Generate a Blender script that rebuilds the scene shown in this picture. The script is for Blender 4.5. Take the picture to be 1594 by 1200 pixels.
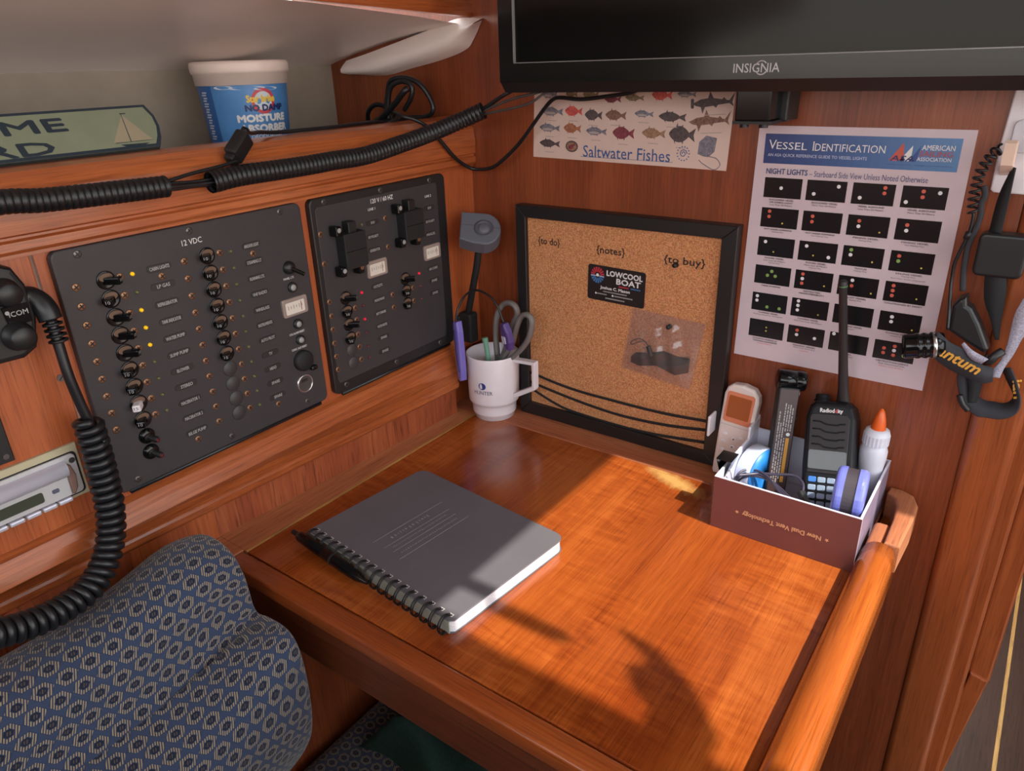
import bpy, bmesh, math, random
from mathutils import Vector, Matrix
random.seed(7)
for o in list(bpy.data.objects): bpy.data.objects.remove(o)
SC = bpy.context.scene
COL = SC.collection

# ------------------------------------------------------------------ camera, light, exposure
# metres; x along the aft bulkhead, y towards it (bulkhead face y=0), z up, chart table top z=0
cam_d = bpy.data.cameras.new('camera'); cam = bpy.data.objects.new('camera', cam_d); COL.objects.link(cam)
cam_d.sensor_fit = 'HORIZONTAL'; cam_d.sensor_width = 36.0; cam_d.lens = 36.0*1132.914/1594.0
cam_d.clip_start = 0.02; cam_d.clip_end = 60
_r = Vector((0.80873296, 0.58735661, -0.03103574)); _d = Vector((0.21654781, -0.34639486, -0.91275279)); _f = Vector((-0.546862, 0.73145254, -0.40733173))
_m = Matrix((_r, -_d, -_f)).transposed().to_4x4(); _m.translation = Vector((0.7135, -0.8735, 0.5184))
cam.matrix_world = _m
SC.camera = cam

SUN_DIR = Vector((-0.66, 0.08, -1.0)).normalized()
sun_d = bpy.data.lights.new('sun', 'SUN'); sun = bpy.data.objects.new('sun', sun_d); COL.objects.link(sun)
sun.rotation_euler = SUN_DIR.to_track_quat('-Z', 'Y').to_euler(); sun.location = (2, -0.5, 3)
sun_d.energy = 5.0; sun_d.angle = 0.011; sun_d.color = (1.0, 0.93, 0.82)

world = bpy.data.worlds.new('daylight'); SC.world = world; world.use_nodes = True
wn = world.node_tree.nodes; wl = world.node_tree.links
bg = wn['Background']; bg.inputs['Strength'].default_value = 3.8
wtc = wn.new('ShaderNodeTexCoord'); wsep = wn.new('ShaderNodeSeparateXYZ'); wr = wn.new('ShaderNodeValToRGB')
wl.new(wtc.outputs['Generated'], wsep.inputs[0]); wl.new(wsep.outputs['Z'], wr.inputs[0]); wl.new(wr.outputs[0], bg.inputs['Color'])
wr.color_ramp.elements[0].position = 0.0; wr.color_ramp.elements[0].color = (0.70, 0.62, 0.54, 1)
wr.color_ramp.elements[1].position = 0.30; wr.color_ramp.elements[1].color = (0.82, 0.92, 1.0, 1)

SC.view_settings.view_transform = 'Standard'; SC.view_settings.look = 'None'
SC.view_settings.exposure = 0.35; SC.view_settings.gamma = 1.0; SC.view_settings.use_curve_mapping = False
SC.cycles.use_denoising = True
SC.cycles.max_bounces = 8; SC.cycles.transparent_max_bounces = 12

# ------------------------------------------------------------------ materials
def lin(c):
    return tuple(((x/255)/12.92 if x/255 <= 0.04045 else ((x/255+0.055)/1.055)**2.4) for x in c)
MATS = {}
def mat(name, rgb, rough=0.5, metal=0.0, coat=0.0, spec=0.5, noise=0.0, nscale=40, bump=0.0, bscale=300, emit=None, trans=0.0):
    if name in MATS: return MATS[name]
    m = bpy.data.materials.new(name); m.use_nodes = True; nt = m.node_tree; b = nt.nodes['Principled BSDF']
    c = lin(rgb)
    b.inputs['Base Color'].default_value = (*c, 1); b.inputs['Roughness'].default_value = rough; b.inputs['Metallic'].default_value = metal
    b.inputs['Coat Weight'].default_value = coat; b.inputs['Coat Roughness'].default_value = 0.12; b.inputs['Specular IOR Level'].default_value = spec
    b.inputs['Transmission Weight'].default_value = trans
    tc = nt.nodes.new('ShaderNodeTexCoord')
    nz = nt.nodes.new('ShaderNodeTexNoise'); nz.inputs['Scale'].default_value = nscale; nz.inputs['Detail'].default_value = 4
    nt.links.new(tc.outputs['Object'], nz.inputs['Vector'])
    rp = nt.nodes.new('ShaderNodeValToRGB'); nt.links.new(nz.outputs['Fac'], rp.inputs[0])
    k = max(noise, 0.03)
    rp.color_ramp.elements[0].position = 0.3; rp.color_ramp.elements[1].position = 0.7
    rp.color_ramp.elements[0].color = (*[x*(1-k) for x in c], 1); rp.color_ramp.elements[1].color = (*[min(1, x*(1+k)) for x in c], 1)
    nt.links.new(rp.outputs[0], b.inputs['Base Color'])
    if bump > 0:
        n2 = nt.nodes.new('ShaderNodeTexNoise'); n2.inputs['Scale'].default_value = bscale; n2.inputs['Detail'].default_value = 3
        nt.links.new(tc.outputs['Object'], n2.inputs['Vector'])
        bp = nt.nodes.new('ShaderNodeBump'); bp.inputs['Strength'].default_value = bump; bp.inputs['Distance'].default_value = 0.001
        nt.links.new(n2.outputs['Fac'], bp.inputs['Height']); nt.links.new(bp.outputs[0], b.inputs['Normal'])
    if emit:
        b.inputs['Emission Color'].default_value = (*lin(emit[0]), 1); b.inputs['Emission Strength'].default_value = emit[1]
    MATS[name] = m; return m

def wood(name, axis, dark, mid, light, rough=0.32, coat=0.35, fig=0.0, fine=1.0, bleach=None, streak=0.5, fw=0.45, rw=9):
    """varnished teak / mahogany, grain along the given object axis"""
    m = bpy.data.materials.new(name); m.use_nodes = True; nt = m.node_tree; N = nt.nodes.new; L = nt.links.new
    b = nt.nodes['Principled BSDF']
    tc = N('ShaderNodeTexCoord')
    def mapped(sa, sc):
        mp = N('ShaderNodeMapping'); s = [sc, sc, sc]; s[axis] = sa
        mp.inputs['Scale'].default_value = s; L(tc.outputs['Object'], mp.inputs['Vector']); return mp
    def noise(mp, scale, det, rgh=0.55, dist=0.0):
        n = N('ShaderNodeTexNoise'); n.inputs['Scale'].default_value = scale; n.inputs['Detail'].default_value = det
        n.inputs['Roughness'].default_value = rgh; n.inputs['Distortion'].default_value = dist
        L(mp.outputs[0], n.inputs['Vector']); return n
    def math_(op, a, bb):
        q = N('ShaderNodeMath'); q.operation = op
        for i, v in enumerate((a, bb)):
            if isinstance(v, (int, float)): q.inputs[i].default_value = v
            else: L(v, q.inputs[i])
        return q.outputs[0]
    broad = noise(mapped(1.2, 14), 1.0, 3, 0.5, 0.6)
    fibre = noise(mapped(9, 330*fine), 1.0, 4, 0.6)
    pores = noise(mapped(22, 620*fine), 1.0, 2, 0.5)
    v = math_('ADD', math_('MULTIPLY', broad.outputs['Fac'], 1-fw), math_('MULTIPLY', fibre.outputs['Fac'], fw))
    if fig > 0:
        rip = noise(mapped(105, rw), 1.0, 2, 0.5, 0.5); patch = noise(mapped(6, 9), 1.0, 2)
        pm = N('ShaderNodeMapRange'); pm.inputs['From Min'].default_value = 0.42; pm.inputs['From Max'].default_value = 0.62; L(patch.outputs['Fac'], pm.inputs['Value'])
        v = math_('ADD', v, math_('MULTIPLY', math_('MULTIPLY', math_('SUBTRACT', rip.outputs['Fac'], 0.5), pm.outputs[0]), fig))
    rp = N('ShaderNodeValToRGB'); L(v, rp.inputs[0])
    e = rp.color_ramp.elements
    e[0].position = 0.33; e[0].color = (*lin(dark), 1); e[1].position = 0.69; e[1].color = (*lin(light), 1)
    x = e.new(0.5); x.color = (*lin(mid), 1)
    pr = N('ShaderNodeValToRGB'); L(pores.outputs['Fac'], pr.inputs[0])
    pr.color_ramp.elements[0].position = 0.30; pr.color_ramp.elements[0].color = (1-streak, 1-streak, 1-streak, 1)
    pr.color_ramp.elements[1].position = 0.46; pr.color_ramp.elements[1].color = (1, 1, 1, 1)
    mx = N('ShaderNodeMix'); mx.data_type = 'RGBA'; mx.blend_type = 'MULTIPLY'; mx.inputs[0].default_value = 1.0
    L(rp.outputs[0], mx.inputs[6]); L(pr.outputs[0], mx.inputs[7])
    out = mx.outputs[2]
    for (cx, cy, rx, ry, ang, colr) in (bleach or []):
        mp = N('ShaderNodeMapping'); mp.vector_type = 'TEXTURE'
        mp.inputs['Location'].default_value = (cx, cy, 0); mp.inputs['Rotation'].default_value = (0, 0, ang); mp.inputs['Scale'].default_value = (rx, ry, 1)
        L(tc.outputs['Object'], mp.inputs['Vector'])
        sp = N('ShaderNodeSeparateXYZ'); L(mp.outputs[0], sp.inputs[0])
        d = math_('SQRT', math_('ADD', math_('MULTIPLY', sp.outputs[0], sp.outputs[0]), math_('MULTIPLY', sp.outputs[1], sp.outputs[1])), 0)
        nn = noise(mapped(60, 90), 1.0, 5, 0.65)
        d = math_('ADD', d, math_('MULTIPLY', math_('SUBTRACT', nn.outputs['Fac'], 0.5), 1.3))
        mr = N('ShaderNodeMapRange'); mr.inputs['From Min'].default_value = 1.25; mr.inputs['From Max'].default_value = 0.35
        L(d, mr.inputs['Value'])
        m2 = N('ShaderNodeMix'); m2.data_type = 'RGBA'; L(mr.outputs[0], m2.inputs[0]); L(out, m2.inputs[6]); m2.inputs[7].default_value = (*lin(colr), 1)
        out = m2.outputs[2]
    L(out, b.inputs['Base Color'])
    b.inputs['Roughness'].default_value = rough; b.inputs['Coat Weight'].default_value = coat; b.inputs['Coat Roughness'].default_value = 0.15
    bp = N('ShaderNodeBump'); bp.inputs['Strength'].default_value = 0.10; bp.inputs['Distance'].default_value = 0.0005
    L(fibre.outputs['Fac'], bp.inputs['Height']); L(bp.outputs[0], b.inputs['Normal'])
    return m

D1, D2, D3 = (122, 46, 20), (158, 66, 28), (192, 92, 42)
W_BACK = wood('teak_bulkhead', 2, (102, 46, 24), (130, 63, 34), (154, 81, 46), rough=0.36, coat=0.25, streak=0.3)
W_CONS = wood('teak_console_vertical', 2, (150, 72, 38), (172, 88, 47), (188, 104, 58), rough=0.4, coat=0.2, streak=0.3)
W_TRIM = wood('teak_trim_fore_aft', 1, (132, 62, 30), (168, 88, 46), (196, 114, 66), rough=0.28, coat=0.45, streak=0.35)
W_SPLASH = wood('teak_backsplash', 2, (120, 54, 32), (150, 74, 44), (176, 98, 62), rough=0.4, coat=0.15, fine=0.55, streak=0.5)
W_POST = wood('teak_post', 2, (130, 62, 30), (150, 76, 38), (168, 92, 48), rough=0.35, coat=0.3, streak=0.3)
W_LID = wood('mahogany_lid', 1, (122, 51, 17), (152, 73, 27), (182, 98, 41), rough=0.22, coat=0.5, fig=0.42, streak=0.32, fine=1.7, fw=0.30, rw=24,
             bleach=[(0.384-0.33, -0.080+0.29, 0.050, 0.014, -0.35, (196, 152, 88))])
W_EDGE = wood('mahogany_edge', 0, (120, 52, 20), (146, 68, 28), (168, 88, 38), rough=0.3, coat=0.4, streak=0.4, fine=1.5)
W_EDGEY = wood('mahogany_rail', 1, (130, 60, 20), (158, 79, 27), (178, 98, 38), rough=0.24, coat=0.5, streak=0.3)
W_APRON_SHADED = wood('mahogany_apron_shaded', 0, (70, 32, 18), (98, 46, 24), (122, 62, 32), rough=0.35, coat=0.3, streak=0.4)  # shade under the table edge is painted in as a darker wood
W_LEDGE = wood('worn_ledge', 1, (150, 86, 56), (176, 108, 70), (198, 134, 90), rough=0.5, coat=0.05, fine=0.8, streak=0.4)
W_LEDGEX = wood('worn_ledge_athwart', 0, (142, 76, 50), (166, 94, 62), (188, 118, 80), rough=0.5, coat=0.05, fine=0.8, streak=0.4)
W_PALE = wood('pale_inlay', 1, (150, 108, 54), (186, 142, 78), (208, 170, 104), rough=0.5, coat=0.05)
W_RAW = wood('unvarnished_teak', 1, (150, 86, 56), (170, 104, 70), (188, 124, 86), rough=0.5, coat=0.05, streak=0.3)
W_SOLE = wood('teak_sole', 1, (46, 29, 20), (60, 40, 28), (72, 51, 37), rough=0.45, coat=0.1)

def fabric():
    m = bpy.data.materials.new('blue_upholstery'); m.use_nodes = True; nt = m.node_tree; N = nt.nodes.new; L = nt.links.new
    b = nt.nodes['Principled BSDF']; b.inputs['Roughness'].default_value = 0.9; b.inputs['Specular IOR Level'].default_value = 0.15
    b.inputs['Sheen Weight'].default_value = 0.25
    uv = N('ShaderNodeUVMap'); sp = N('ShaderNodeSeparateXYZ'); L(uv.outputs[0], sp.inputs[0])
    def M(op, a, bb=0.0, c=0.0):
        q = N('ShaderNodeMath'); q.operation = op
        for i, v in enumerate((a, bb, c)):
            if isinstance(v, (int, float)): q.inputs[i].default_value = v
            else: L(v, q.inputs[i])
        return q.outputs[0]
    # cells 21 mm x 15 mm in staggered rows
    v = M('MULTIPLY', sp.outputs[1], 1/0.0148); row = M('FLOOR', v); fv = M('SUBTRACT', M('FRACT', v), 0.5)
    u = M('ADD', M('MULTIPLY', sp.outputs[0], 1/0.0205), M('MULTIPLY', row, 0.62)); fu = M('SUBTRACT', M('FRACT', u), 0.5)
    au = M('ABSOLUTE', fu); av = M('ABSOLUTE', fv)
    hx = M('MAXIMUM', M('ADD', M('MULTIPLY', au, 1.0), M('MULTIPLY', av, 0.55)), M('MULTIPLY', av, 1.05))
    def band(x, lo, hi):
        return M('MULTIPLY', M('GREATER_THAN', x, lo), M('LESS_THAN', x, hi))
    ring = band(hx, 0.25, 0.46)
    thread = M('GREATER_THAN', M('SINE', M('MULTIPLY', M('ADD', sp.outputs[0], M('MULTIPLY', sp.outputs[1], 0.45)), 6.283/0.0023)), 0.1)
    tan_ = M('MULTIPLY', ring, thread)
    dot = M('MULTIPLY', M('LESS_THAN', hx, 0.12), thread)
    nz = N('ShaderNodeTexNoise'); nz.inputs['Scale'].default_value = 900; L(uv.outputs[0], nz.inputs['Vector'])
    lat = M('GREATER_THAN', hx, 0.50)
    def mix(f, a, bb):
        q = N('ShaderNodeMix'); q.data_type = 'RGBA'
        if isinstance(f, float): q.inputs[0].default_value = f
        else: L(f, q.inputs[0])
        for i, x in ((6, a), (7, bb)):
            if isinstance(x, tuple): q.inputs[i].default_value = (*lin(x), 1)
            else: L(x, q.inputs[i])
        return q.outputs[2]
    c = mix(nz.outputs['Fac'], (34, 42, 62), (58, 70, 98))
    c = mix(M('MULTIPLY', lat, 0.5), c, (60, 72, 100))
    c = mix(M('MULTIPLY', M('LESS_THAN', hx, 0.21), 0.75), c, (20, 22, 34))
    c = mix(M('MULTIPLY', tan_, 0.68), c, (180, 160, 120))
    c = mix(M('MULTIPLY', dot, 0.4), c, (120, 104, 90))
    L(c, b.inputs['Base Color'])
    bp = N('ShaderNodeBump'); bp.inputs['Strength'].default_value = 0.4; bp.inputs['Distance'].default_value = 0.0006
    L(nz.outputs['Fac'], bp.inputs['Height']); L(bp.outputs[0], b.inputs['Normal'])
    return m
FABRIC = fabric()
def cork_mat():
    m = bpy.data.materials.new('cork'); m.use_nodes = True; nt = m.node_tree; N = nt.nodes.new; L = nt.links.new
    b = nt.nodes['Principled BSDF']; b.inputs['Roughness'].default_value = 0.85
    tc = N('ShaderNodeTexCoord'); v = N('ShaderNodeTexVoronoi'); v.inputs['Scale'].default_value = 700; L(tc.outputs['Object'], v.inputs['Vector'])
    n = N('ShaderNodeTexNoise'); n.inputs['Scale'].default_value = 620; n.inputs['Detail'].default_value = 5; L(tc.outputs['Object'], n.inputs['Vector'])
    r = N('ShaderNodeValToRGB'); L(n.outputs['Fac'], r.inputs[0]); e = r.color_ramp.elements
    e[0].position = 0.33; e[0].color = (*lin((156, 98, 60)), 1); e[1].position = 0.68; e[1].color = (*lin((214, 158, 112)), 1); x = e.new(0.5); x.color = (*lin((194, 132, 86)), 1)
    mx = N('ShaderNodeMix'); mx.data_type = 'RGBA'; mx.inputs[0].default_value = 0.18; L(r.outputs[0], mx.inputs[6]); L(v.outputs['Color'], mx.inputs[7])
    mx.blend_type = 'SOFT_LIGHT'; L(mx.outputs[2], b.inputs['Base Color'])
    bp = N('ShaderNodeBump'); bp.inputs['Strength'].default_value = 0.4; bp.inputs['Distance'].default_value = 0.0006; L(n.outputs['Fac'], bp.inputs['Height']); L(bp.outputs[0], b.inputs['Normal'])
    return m
CORK = cork_mat()
def bag_mat():
    m = bpy.data.materials.new('clear_polythene'); m.use_nodes = True; nt = m.node_tree; N = nt.nodes.new; L = nt.links.new
    out = nt.nodes['Material Output']; nt.nodes.remove(nt.nodes['Principled BSDF'])
    t = N('ShaderNodeBsdfTransparent'); t.inputs[0].default_value = (0.93, 0.9, 0.9, 1)
    g = N('ShaderNodeBsdfGlossy'); g.inputs['Roughness'].default_value = 0.12; d = N('ShaderNodeBsdfDiffuse'); d.inputs[0].default_value = (0.8, 0.74, 0.74, 1)
    a = N('ShaderNodeMixShader'); a.inputs[0].default_value = 0.5; L(d.outputs[0], a.inputs[1]); L(g.outputs[0], a.inputs[2])
    mx = N('ShaderNodeMixShader'); mx.inputs[0].default_value = 0.13; L(t.outputs[0], mx.inputs[1]); L(a.outputs[0], mx.inputs[2]); L(mx.outputs[0], out.inputs[0])
    return m
BAG = bag_mat()

BLK = mat('black_plastic', (26, 26, 28), 0.42, noise=0.1)
BLKM = mat('black_matte', (20, 20, 22), 0.65, noise=0.1)
BLKG = mat('black_gloss', (14, 15, 17), 0.14, spec=0.35)
BLKR = mat('black_rubber', (22, 23, 27), 0.38)
PANEL = mat('black_panel', (54, 50, 53), 0.5, noise=0.06, nscale=60, bump=0.06, bscale=1500)
PANEL_E = mat('black_panel_edge', (30, 29, 31), 0.42)
PLATE = mat('label_plate_black', (40, 38, 40), 0.45)
INK_W = mat('ink_white', (222, 220, 220), 0.6)
INK_G = mat('ink_grey', (165, 162, 162), 0.6)
INK_K = mat('ink_black', (30, 26, 30), 0.6)
BRASS = mat('brass_screw', (150, 112, 84), 0.35, metal=0.7)
STEEL = mat('steel', (190, 188, 190), 0.25, metal=0.9)
DARKSCREW = mat('dark_screw', (110, 106, 106), 0.35, metal=0.8)
RECESS = mat('breaker_recess', (108, 82, 66), 0.5)
LED_Y = mat('led_yellow', (230, 180, 20), 0.3, emit=((255, 190, 10), 0.35))
LED_OFF = mat('led_dull', (96, 96, 60), 0.3)
LED_R = mat('led_red', (190, 20, 50), 0.3, emit=((220, 20, 50), 0.3))
LED_ROFF = mat('led_red_dull', (96, 36, 44), 0.3)
WHITE = mat('white_plastic', (226, 218, 224), 0.35)
WHITEM = mat('mug_white', (226, 216, 222), 0.22, coat=0.3)
GREYB = mat('grey_button', (150, 148, 146), 0.4)
PAPER = mat('laminated_paper', (206, 188, 196), 0.3, coat=0.5)
PAPER2 = mat('chart_paper', (214, 188, 178), 0.45)
VINYL = mat('hull_vinyl', (150, 138, 126), 0.7, noise=0.05)
LINER = mat('liner_gelcoat', (250, 238, 234), 0.35, noise=0.02, nscale=6)

# ------------------------------------------------------------------ mesh helpers
def catmull(pts, n=8, closed=False):
    P = [Vector(p) for p in pts]; out = []
    N_ = len(P); rng = N_ if closed else N_-1
    for i in range(rng):
        if closed: a, b, c, d = P[(i-1) % N_], P[i], P[(i+1) % N_], P[(i+2) % N_]
        else:
            b, c = P[i], P[i+1]; a = P[i-1] if i > 0 else b*2-c; d = P[i+2] if i+2 < N_ else c*2-b
        for k in range(n):
            t = k/n
            out.append(0.5*((2*b)+(c-a)*t+(2*a-5*b+4*c-d)*t*t+(3*b-a-3*c+d)*t*t*t))
    if not closed: out.append(P[-1].copy())
    return out
def resample(P, step):
    L = [0]
    for a, b in zip(P, P[1:]): L.append(L[-1]+(b-a).length)
    n = max(2, int(round(L[-1]/step))); out = []; j = 0
    for i in range(n+1):
        s = L[-1]*i/n
        while j < len(L)-2 and L[j+1] < s: j += 1
        q = (s-L[j])/max(1e-9, L[j+1]-L[j]); out.append(P[j].lerp(P[j+1], q))
    return out
def FB(x, z, y=0.0, rot=0.0):     # lying on the bulkhead: local X right, Y up, Z out
    return Matrix(((1, 0, 0, x), (0, 0, -1, y), (0, 1, 0, z), (0, 0, 0, 1))) @ Matrix.Rotation(rot, 4, 'Z')
def FP(y, z, x=0.0, rot=0.0):     # lying on the console face: local X aft, Y up, Z out
    return Matrix(((0, 0, 1, x), (1, 0, 0, y), (0, 1, 0, z), (0, 0, 0, 1))) @ Matrix.Rotation(rot, 4, 'Z')
def FT(x, y, z=0.0, rot=0.0):
    return Matrix.Translation((x, y, z)) @ Matrix.Rotation(rot, 4, 'Z')
def frame(o, X, Y):
    X = Vector(X).normalized(); Y = Vector(Y); Y = (Y-X*X.dot(Y)).normalized(); Z = X.cross(Y)
    m = Matrix((X, Y, Z)).transposed().to_4x4(); m.translation = Vector(o); return m
def axis_frame(o, Zd):
    Z = Vector(Zd).normalized(); h = Vector((0, 0, 1)) if abs(Z.z) < 0.9 else Vector((1, 0, 0))
    X = h.cross(Z).normalized(); Y = Z.cross(X)
    m = Matrix((X, Y, Z)).transposed().to_4x4(); m.translation = Vector(o); return m
I4 = Matrix.Identity(4)
TEXT_CACHE = {}
def text_mesh(s, offset=0.0):
    k = (s, offset)
    if k in TEXT_CACHE: return TEXT_CACHE[k]
    c = bpy.data.curves.new('t', 'FONT'); c.body = s; c.size = 1; c.resolution_u = 2; c.offset = offset; c.fill_mode = 'FRONT'
    o = bpy.data.objects.new('t', c); COL.objects.link(o)
    dg = bpy.context.evaluated_depsgraph_get(); me = bpy.data.meshes.new_from_object(o.evaluated_get(dg))
    V = [v.co.copy() for v in me.vertices]; F = [tuple(p.vertices) for p in me.polygons]
    bpy.data.objects.remove(o); bpy.data.curves.remove(c); bpy.data.meshes.remove(me)
    if V:
        x0 = min(v.x for v in V); x1 = max(v.x for v in V); y0 = min(v.y for v in V); y1 = max(v.y for v in V)
        V = [Vector(((v.x-(x0+x1)/2)/max(1e-6, x1-x0), (v.y-(y0+y1)/2)/max(1e-6, y1-y0), 0)) for v in V]
    TEXT_CACHE[k] = (V, F); return V, F
class MB:
    def __init__(s): s.v = []; s.f = []; s.mi = []; s.sm = []; s.mats = []; s.uv = {}
    def add(s, V, F, m, M=I4, smooth=False, warp=None):
        if m not in s.mats: s.mats.append(m)
        i0 = len(s.v); k = s.mats.index(m)
        for v in V:
            v = Vector(v)
            if warp: v = Vector(warp(v))
            s.v.append(M @ v)
        for f in F: s.f.append(tuple(i+i0 for i in f)); s.mi.append(k); s.sm.append(smooth)
        return s
    def bm(s, b, m, M=I4, smooth=False):
        b.verts.ensure_lookup_table(); V = [v.co.copy() for v in b.verts]; F = [tuple(v.index for v in f.verts) for f in b.faces]
        b.free(); return s.add(V, F, m, M, smooth)
    def box(s, c, size, m, r=0.0, seg=2, M=I4, smooth=None):
        b = bmesh.new(); bmesh.ops.create_cube(b, size=1)
        for v in b.verts: v.co = Vector((v.co.x*size[0], v.co.y*size[1], v.co.z*size[2]))
        if r > 0: bmesh.ops.bevel(b, geom=list(b.edges), offset=min(r, min(size)*0.49), segments=seg, affect='EDGES', profile=0.5)
        b.verts.index_update()
        return s.bm(b, m, M @ Matrix.Translation(c), smooth if smooth is not None else (r > 0 and seg > 2))
    def bx(s, x0, x1, y0, y1, z0, z1, m, r=0.0, seg=2, M=I4):
        return s.box(((x0+x1)/2, (y0+y1)/2, (z0+z1)/2), (abs(x1-x0), abs(y1-y0), abs(z1-z0)), m, r, seg, M)
    def prism(s, poly, h, m, M=I4, bev=0.0, seg=2, z0=0.0, smooth=False):
        b = bmesh.new(); vs = [b.verts.new((p[0], p[1], z0)) for p in poly]; f = b.faces.new(vs); f.normal_update()
        if f.normal.z < 0: f.normal_flip()
        if h:
            g = bmesh.ops.extrude_face_region(b, geom=[f]); top = [e for e in g['geom'] if isinstance(e, bmesh.types.BMVert)]
            for v in top: v.co.z = z0+h
            bmesh.ops.recalc_face_normals(b, faces=list(b.faces))
            if bev > 0:
                ed = [e for e in b.edges if abs(e.verts[0].co.z-(z0+h)) < 1e-7 and abs(e.verts[1].co.z-(z0+h)) < 1e-7]
                bmesh.ops.bevel(b, geom=ed, offset=bev, segments=seg, affect='EDGES', profile=0.5)
        b.verts.index_update(); return s.bm(b, m, M, smooth)
    def flat(s, poly, m, M=I4, z=0.0):
        a = sum(poly[i][0]*poly[(i+1) % len(poly)][1]-poly[(i+1) % len(poly)][0]*poly[i][1] for i in range(len(poly)))
        if a < 0: poly = list(reversed(poly))
        return s.add([(p[0], p[1], z) for p in poly], [tuple(range(len(poly)))], m, M)
    def lathe(s, prof, m, M=I4, n=32, a0=0.0, a1=2*math.pi, smooth=True, warp=None):
        full = abs(a1-a0-2*math.pi) < 1e-6; k = n if full else n+1; V = []; F = []
        for i in range(k):
            a = a0+(a1-a0)*i/n
            for r, z in prof: V.append((r*math.cos(a), r*math.sin(a), z))
        p = len(prof)
        for i in range(n):
            j = (i+1) % k
            for q in range(p-1): F.append((i*p+q, j*p+q, j*p+q+1, i*p+q+1))
        return s.add(V, F, m, M, smooth, warp)
    def cyl(s, r, h, m, M=I4, n=24, r2=None, bev=0.0, smooth=False):
        r2 = r if r2 is None else r2
        prof = [(0, 0), (r, 0)] + ([(r2, h)] if not bev else [(r2, h-bev), (r2-bev*0.3, h-bev*0.3), (r2-bev, h)]) + [(0, h)]
        return s.lathe(prof, m, M, n, smooth=smooth)
    def sphere(s, r, m, M=I4, sc=(1, 1, 1), n=16):
        prof = [(r*math.sin(math.pi*i/n), -r*math.cos(math.pi*i/n)) for i in range(n+1)]
        return s.lathe(prof, m, M @ Matrix.Diagonal((*sc, 1)), n*2)
    def tube(s, P, r, m, n=10, closed=False, M=I4, caps=True, rfun=None, flat=1.0):
        P = [Vector(p) for p in P]; N_ = len(P); V = []; F = []; up = None
        for i, p in enumerate(P):
            if closed: t = P[(i+1) % N_]-P[i-1]
            else: t = P[min(i+1, N_-1)]-P[max(i-1, 0)]
            t = t.normalized() if t.length > 1e-9 else Vector((0, 0, 1))
            if up is None: up = Vector((0, 0, 1)) if abs(t.z) < 0.9 else Vector((1, 0, 0))
            up = (up-t*t.dot(up)).normalized(); sd = t.cross(up)
            rr = r if rfun is None else rfun(i/(N_-1))*r
            for k in range(n):
                a = 2*math.pi*k/n; V.append(p+up*(math.cos(a)*rr)+sd*(math.sin(a)*rr*flat))
        for i in range(N_ if closed else N_-1):
            j = (i+1) % N_
            for k in range(n): F.append((i*n+k, i*n+(k+1) % n, j*n+(k+1) % n, j*n+k))
        if caps and not closed: F.append(tuple(range(n-1, -1, -1))); F.append(tuple((N_-1)*n+k for k in range(n)))
        return s.add(V, F, m, M, True)
    def ribbon(s, A, B, th, m, M=I4, n=8):
        """strap between two traced edges, with thickness"""
        A = catmull(A, n); B = catmull(B, n); k = min(len(A), len(B)); V = []; F = []
        for i in range(k):
            a, b = A[i], B[i]; t = (A[min(i+1, k-1)]-A[max(i-1, 0)]); w = b-a; nn = t.cross(w)
            nn = nn.normalized() if nn.length > 1e-9 else Vector((0, -1, 0))
            V += [a+nn*th/2, b+nn*th/2, b-nn*th/2, a-nn*th/2]
        for i in range(k-1):
            o, p = i*4, i*4+4
            for q in range(4): F.append((o+q, o+(q+1) % 4, p+(q+1) % 4, p+q))
        F += [(3, 2, 1, 0), tuple(range((k-1)*4, k*4))]
        return s.add(V, F, m, M, True)
    def sweep(s, prof, ys, m, off=None):
        """(x,z) profile swept along y"""
        V = []; F = []; p = len(prof)
        for y in ys:
            for q, (x, z) in enumerate(prof):
                dx, dz = off(q, y) if off else (0, 0); V.append((x+dx, y, z+dz))
        for i in range(len(ys)-1):
            for q in range(p):
                r = (q+1) % p; F.append((i*p+q, i*p+r, (i+1)*p+r, (i+1)*p+q))
        F += [tuple(range(p-1, -1, -1)), tuple((len(ys)-1)*p+q for q in range(p))]
        b = bmesh.new(); vs = [b.verts.new(v) for v in V]
        for f in F: b.faces.new([vs[i] for i in f])
        bmesh.ops.recalc_face_normals(b, faces=list(b.faces)); b.verts.index_update()
        return s.bm(b, m)
    def text(s, t, M, w, h, m, offset=0.0, warp=None, shear=0.0):
        V0, F = text_mesh(t); d = offset*h*1.6
        for k, (dx, dy) in enumerate(((0, 0),) if d == 0 else ((-d, 0), (d, 0), (0, d), (0, -d))):
            s.add([Vector((v.x*(w-2*d)+shear*v.y*h+dx, v.y*(h-2*d)+dy, 0.00004*k)) for v in V0], F, m, M, False, warp)
        return s
    def mesh(s, name, org=Vector((0, 0, 0))):
        me = bpy.data.meshes.new(name); me.from_pydata([v-org for v in s.v], [], s.f); me.update()
        for m in s.mats: me.materials.append(m)
        me.polygons.foreach_set('material_index', s.mi); me.polygons.foreach_set('use_smooth', s.sm); me.update()
        return me
def wpos(o):
    p = Vector((0, 0, 0))
    while o: p += Vector(o.location); o = o.parent
    return p
def thing(name, label, cat, loc, group=None):
    o = bpy.data.objects.new(name, None); COL.objects.link(o); o.location = loc; o.empty_display_size = 0.02
    o['label'] = label; o['category'] = cat
    if group: o['group'] = group
    return o
def part(mb, name, parent, label=None):
    o = bpy.data.objects.new(name, mb.mesh(name, wpos(parent))); COL.objects.link(o); o.parent = parent
    if label: o['label'] = label
    return o
def single(mb, name, label, cat, loc, group=None):
    loc = Vector(loc); o = bpy.data.objects.new(name, mb.mesh(name, loc)); COL.objects.link(o); o.location = loc
    o['label'] = label; o['category'] = cat
    if group: o['group'] = group
    return o
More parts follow.
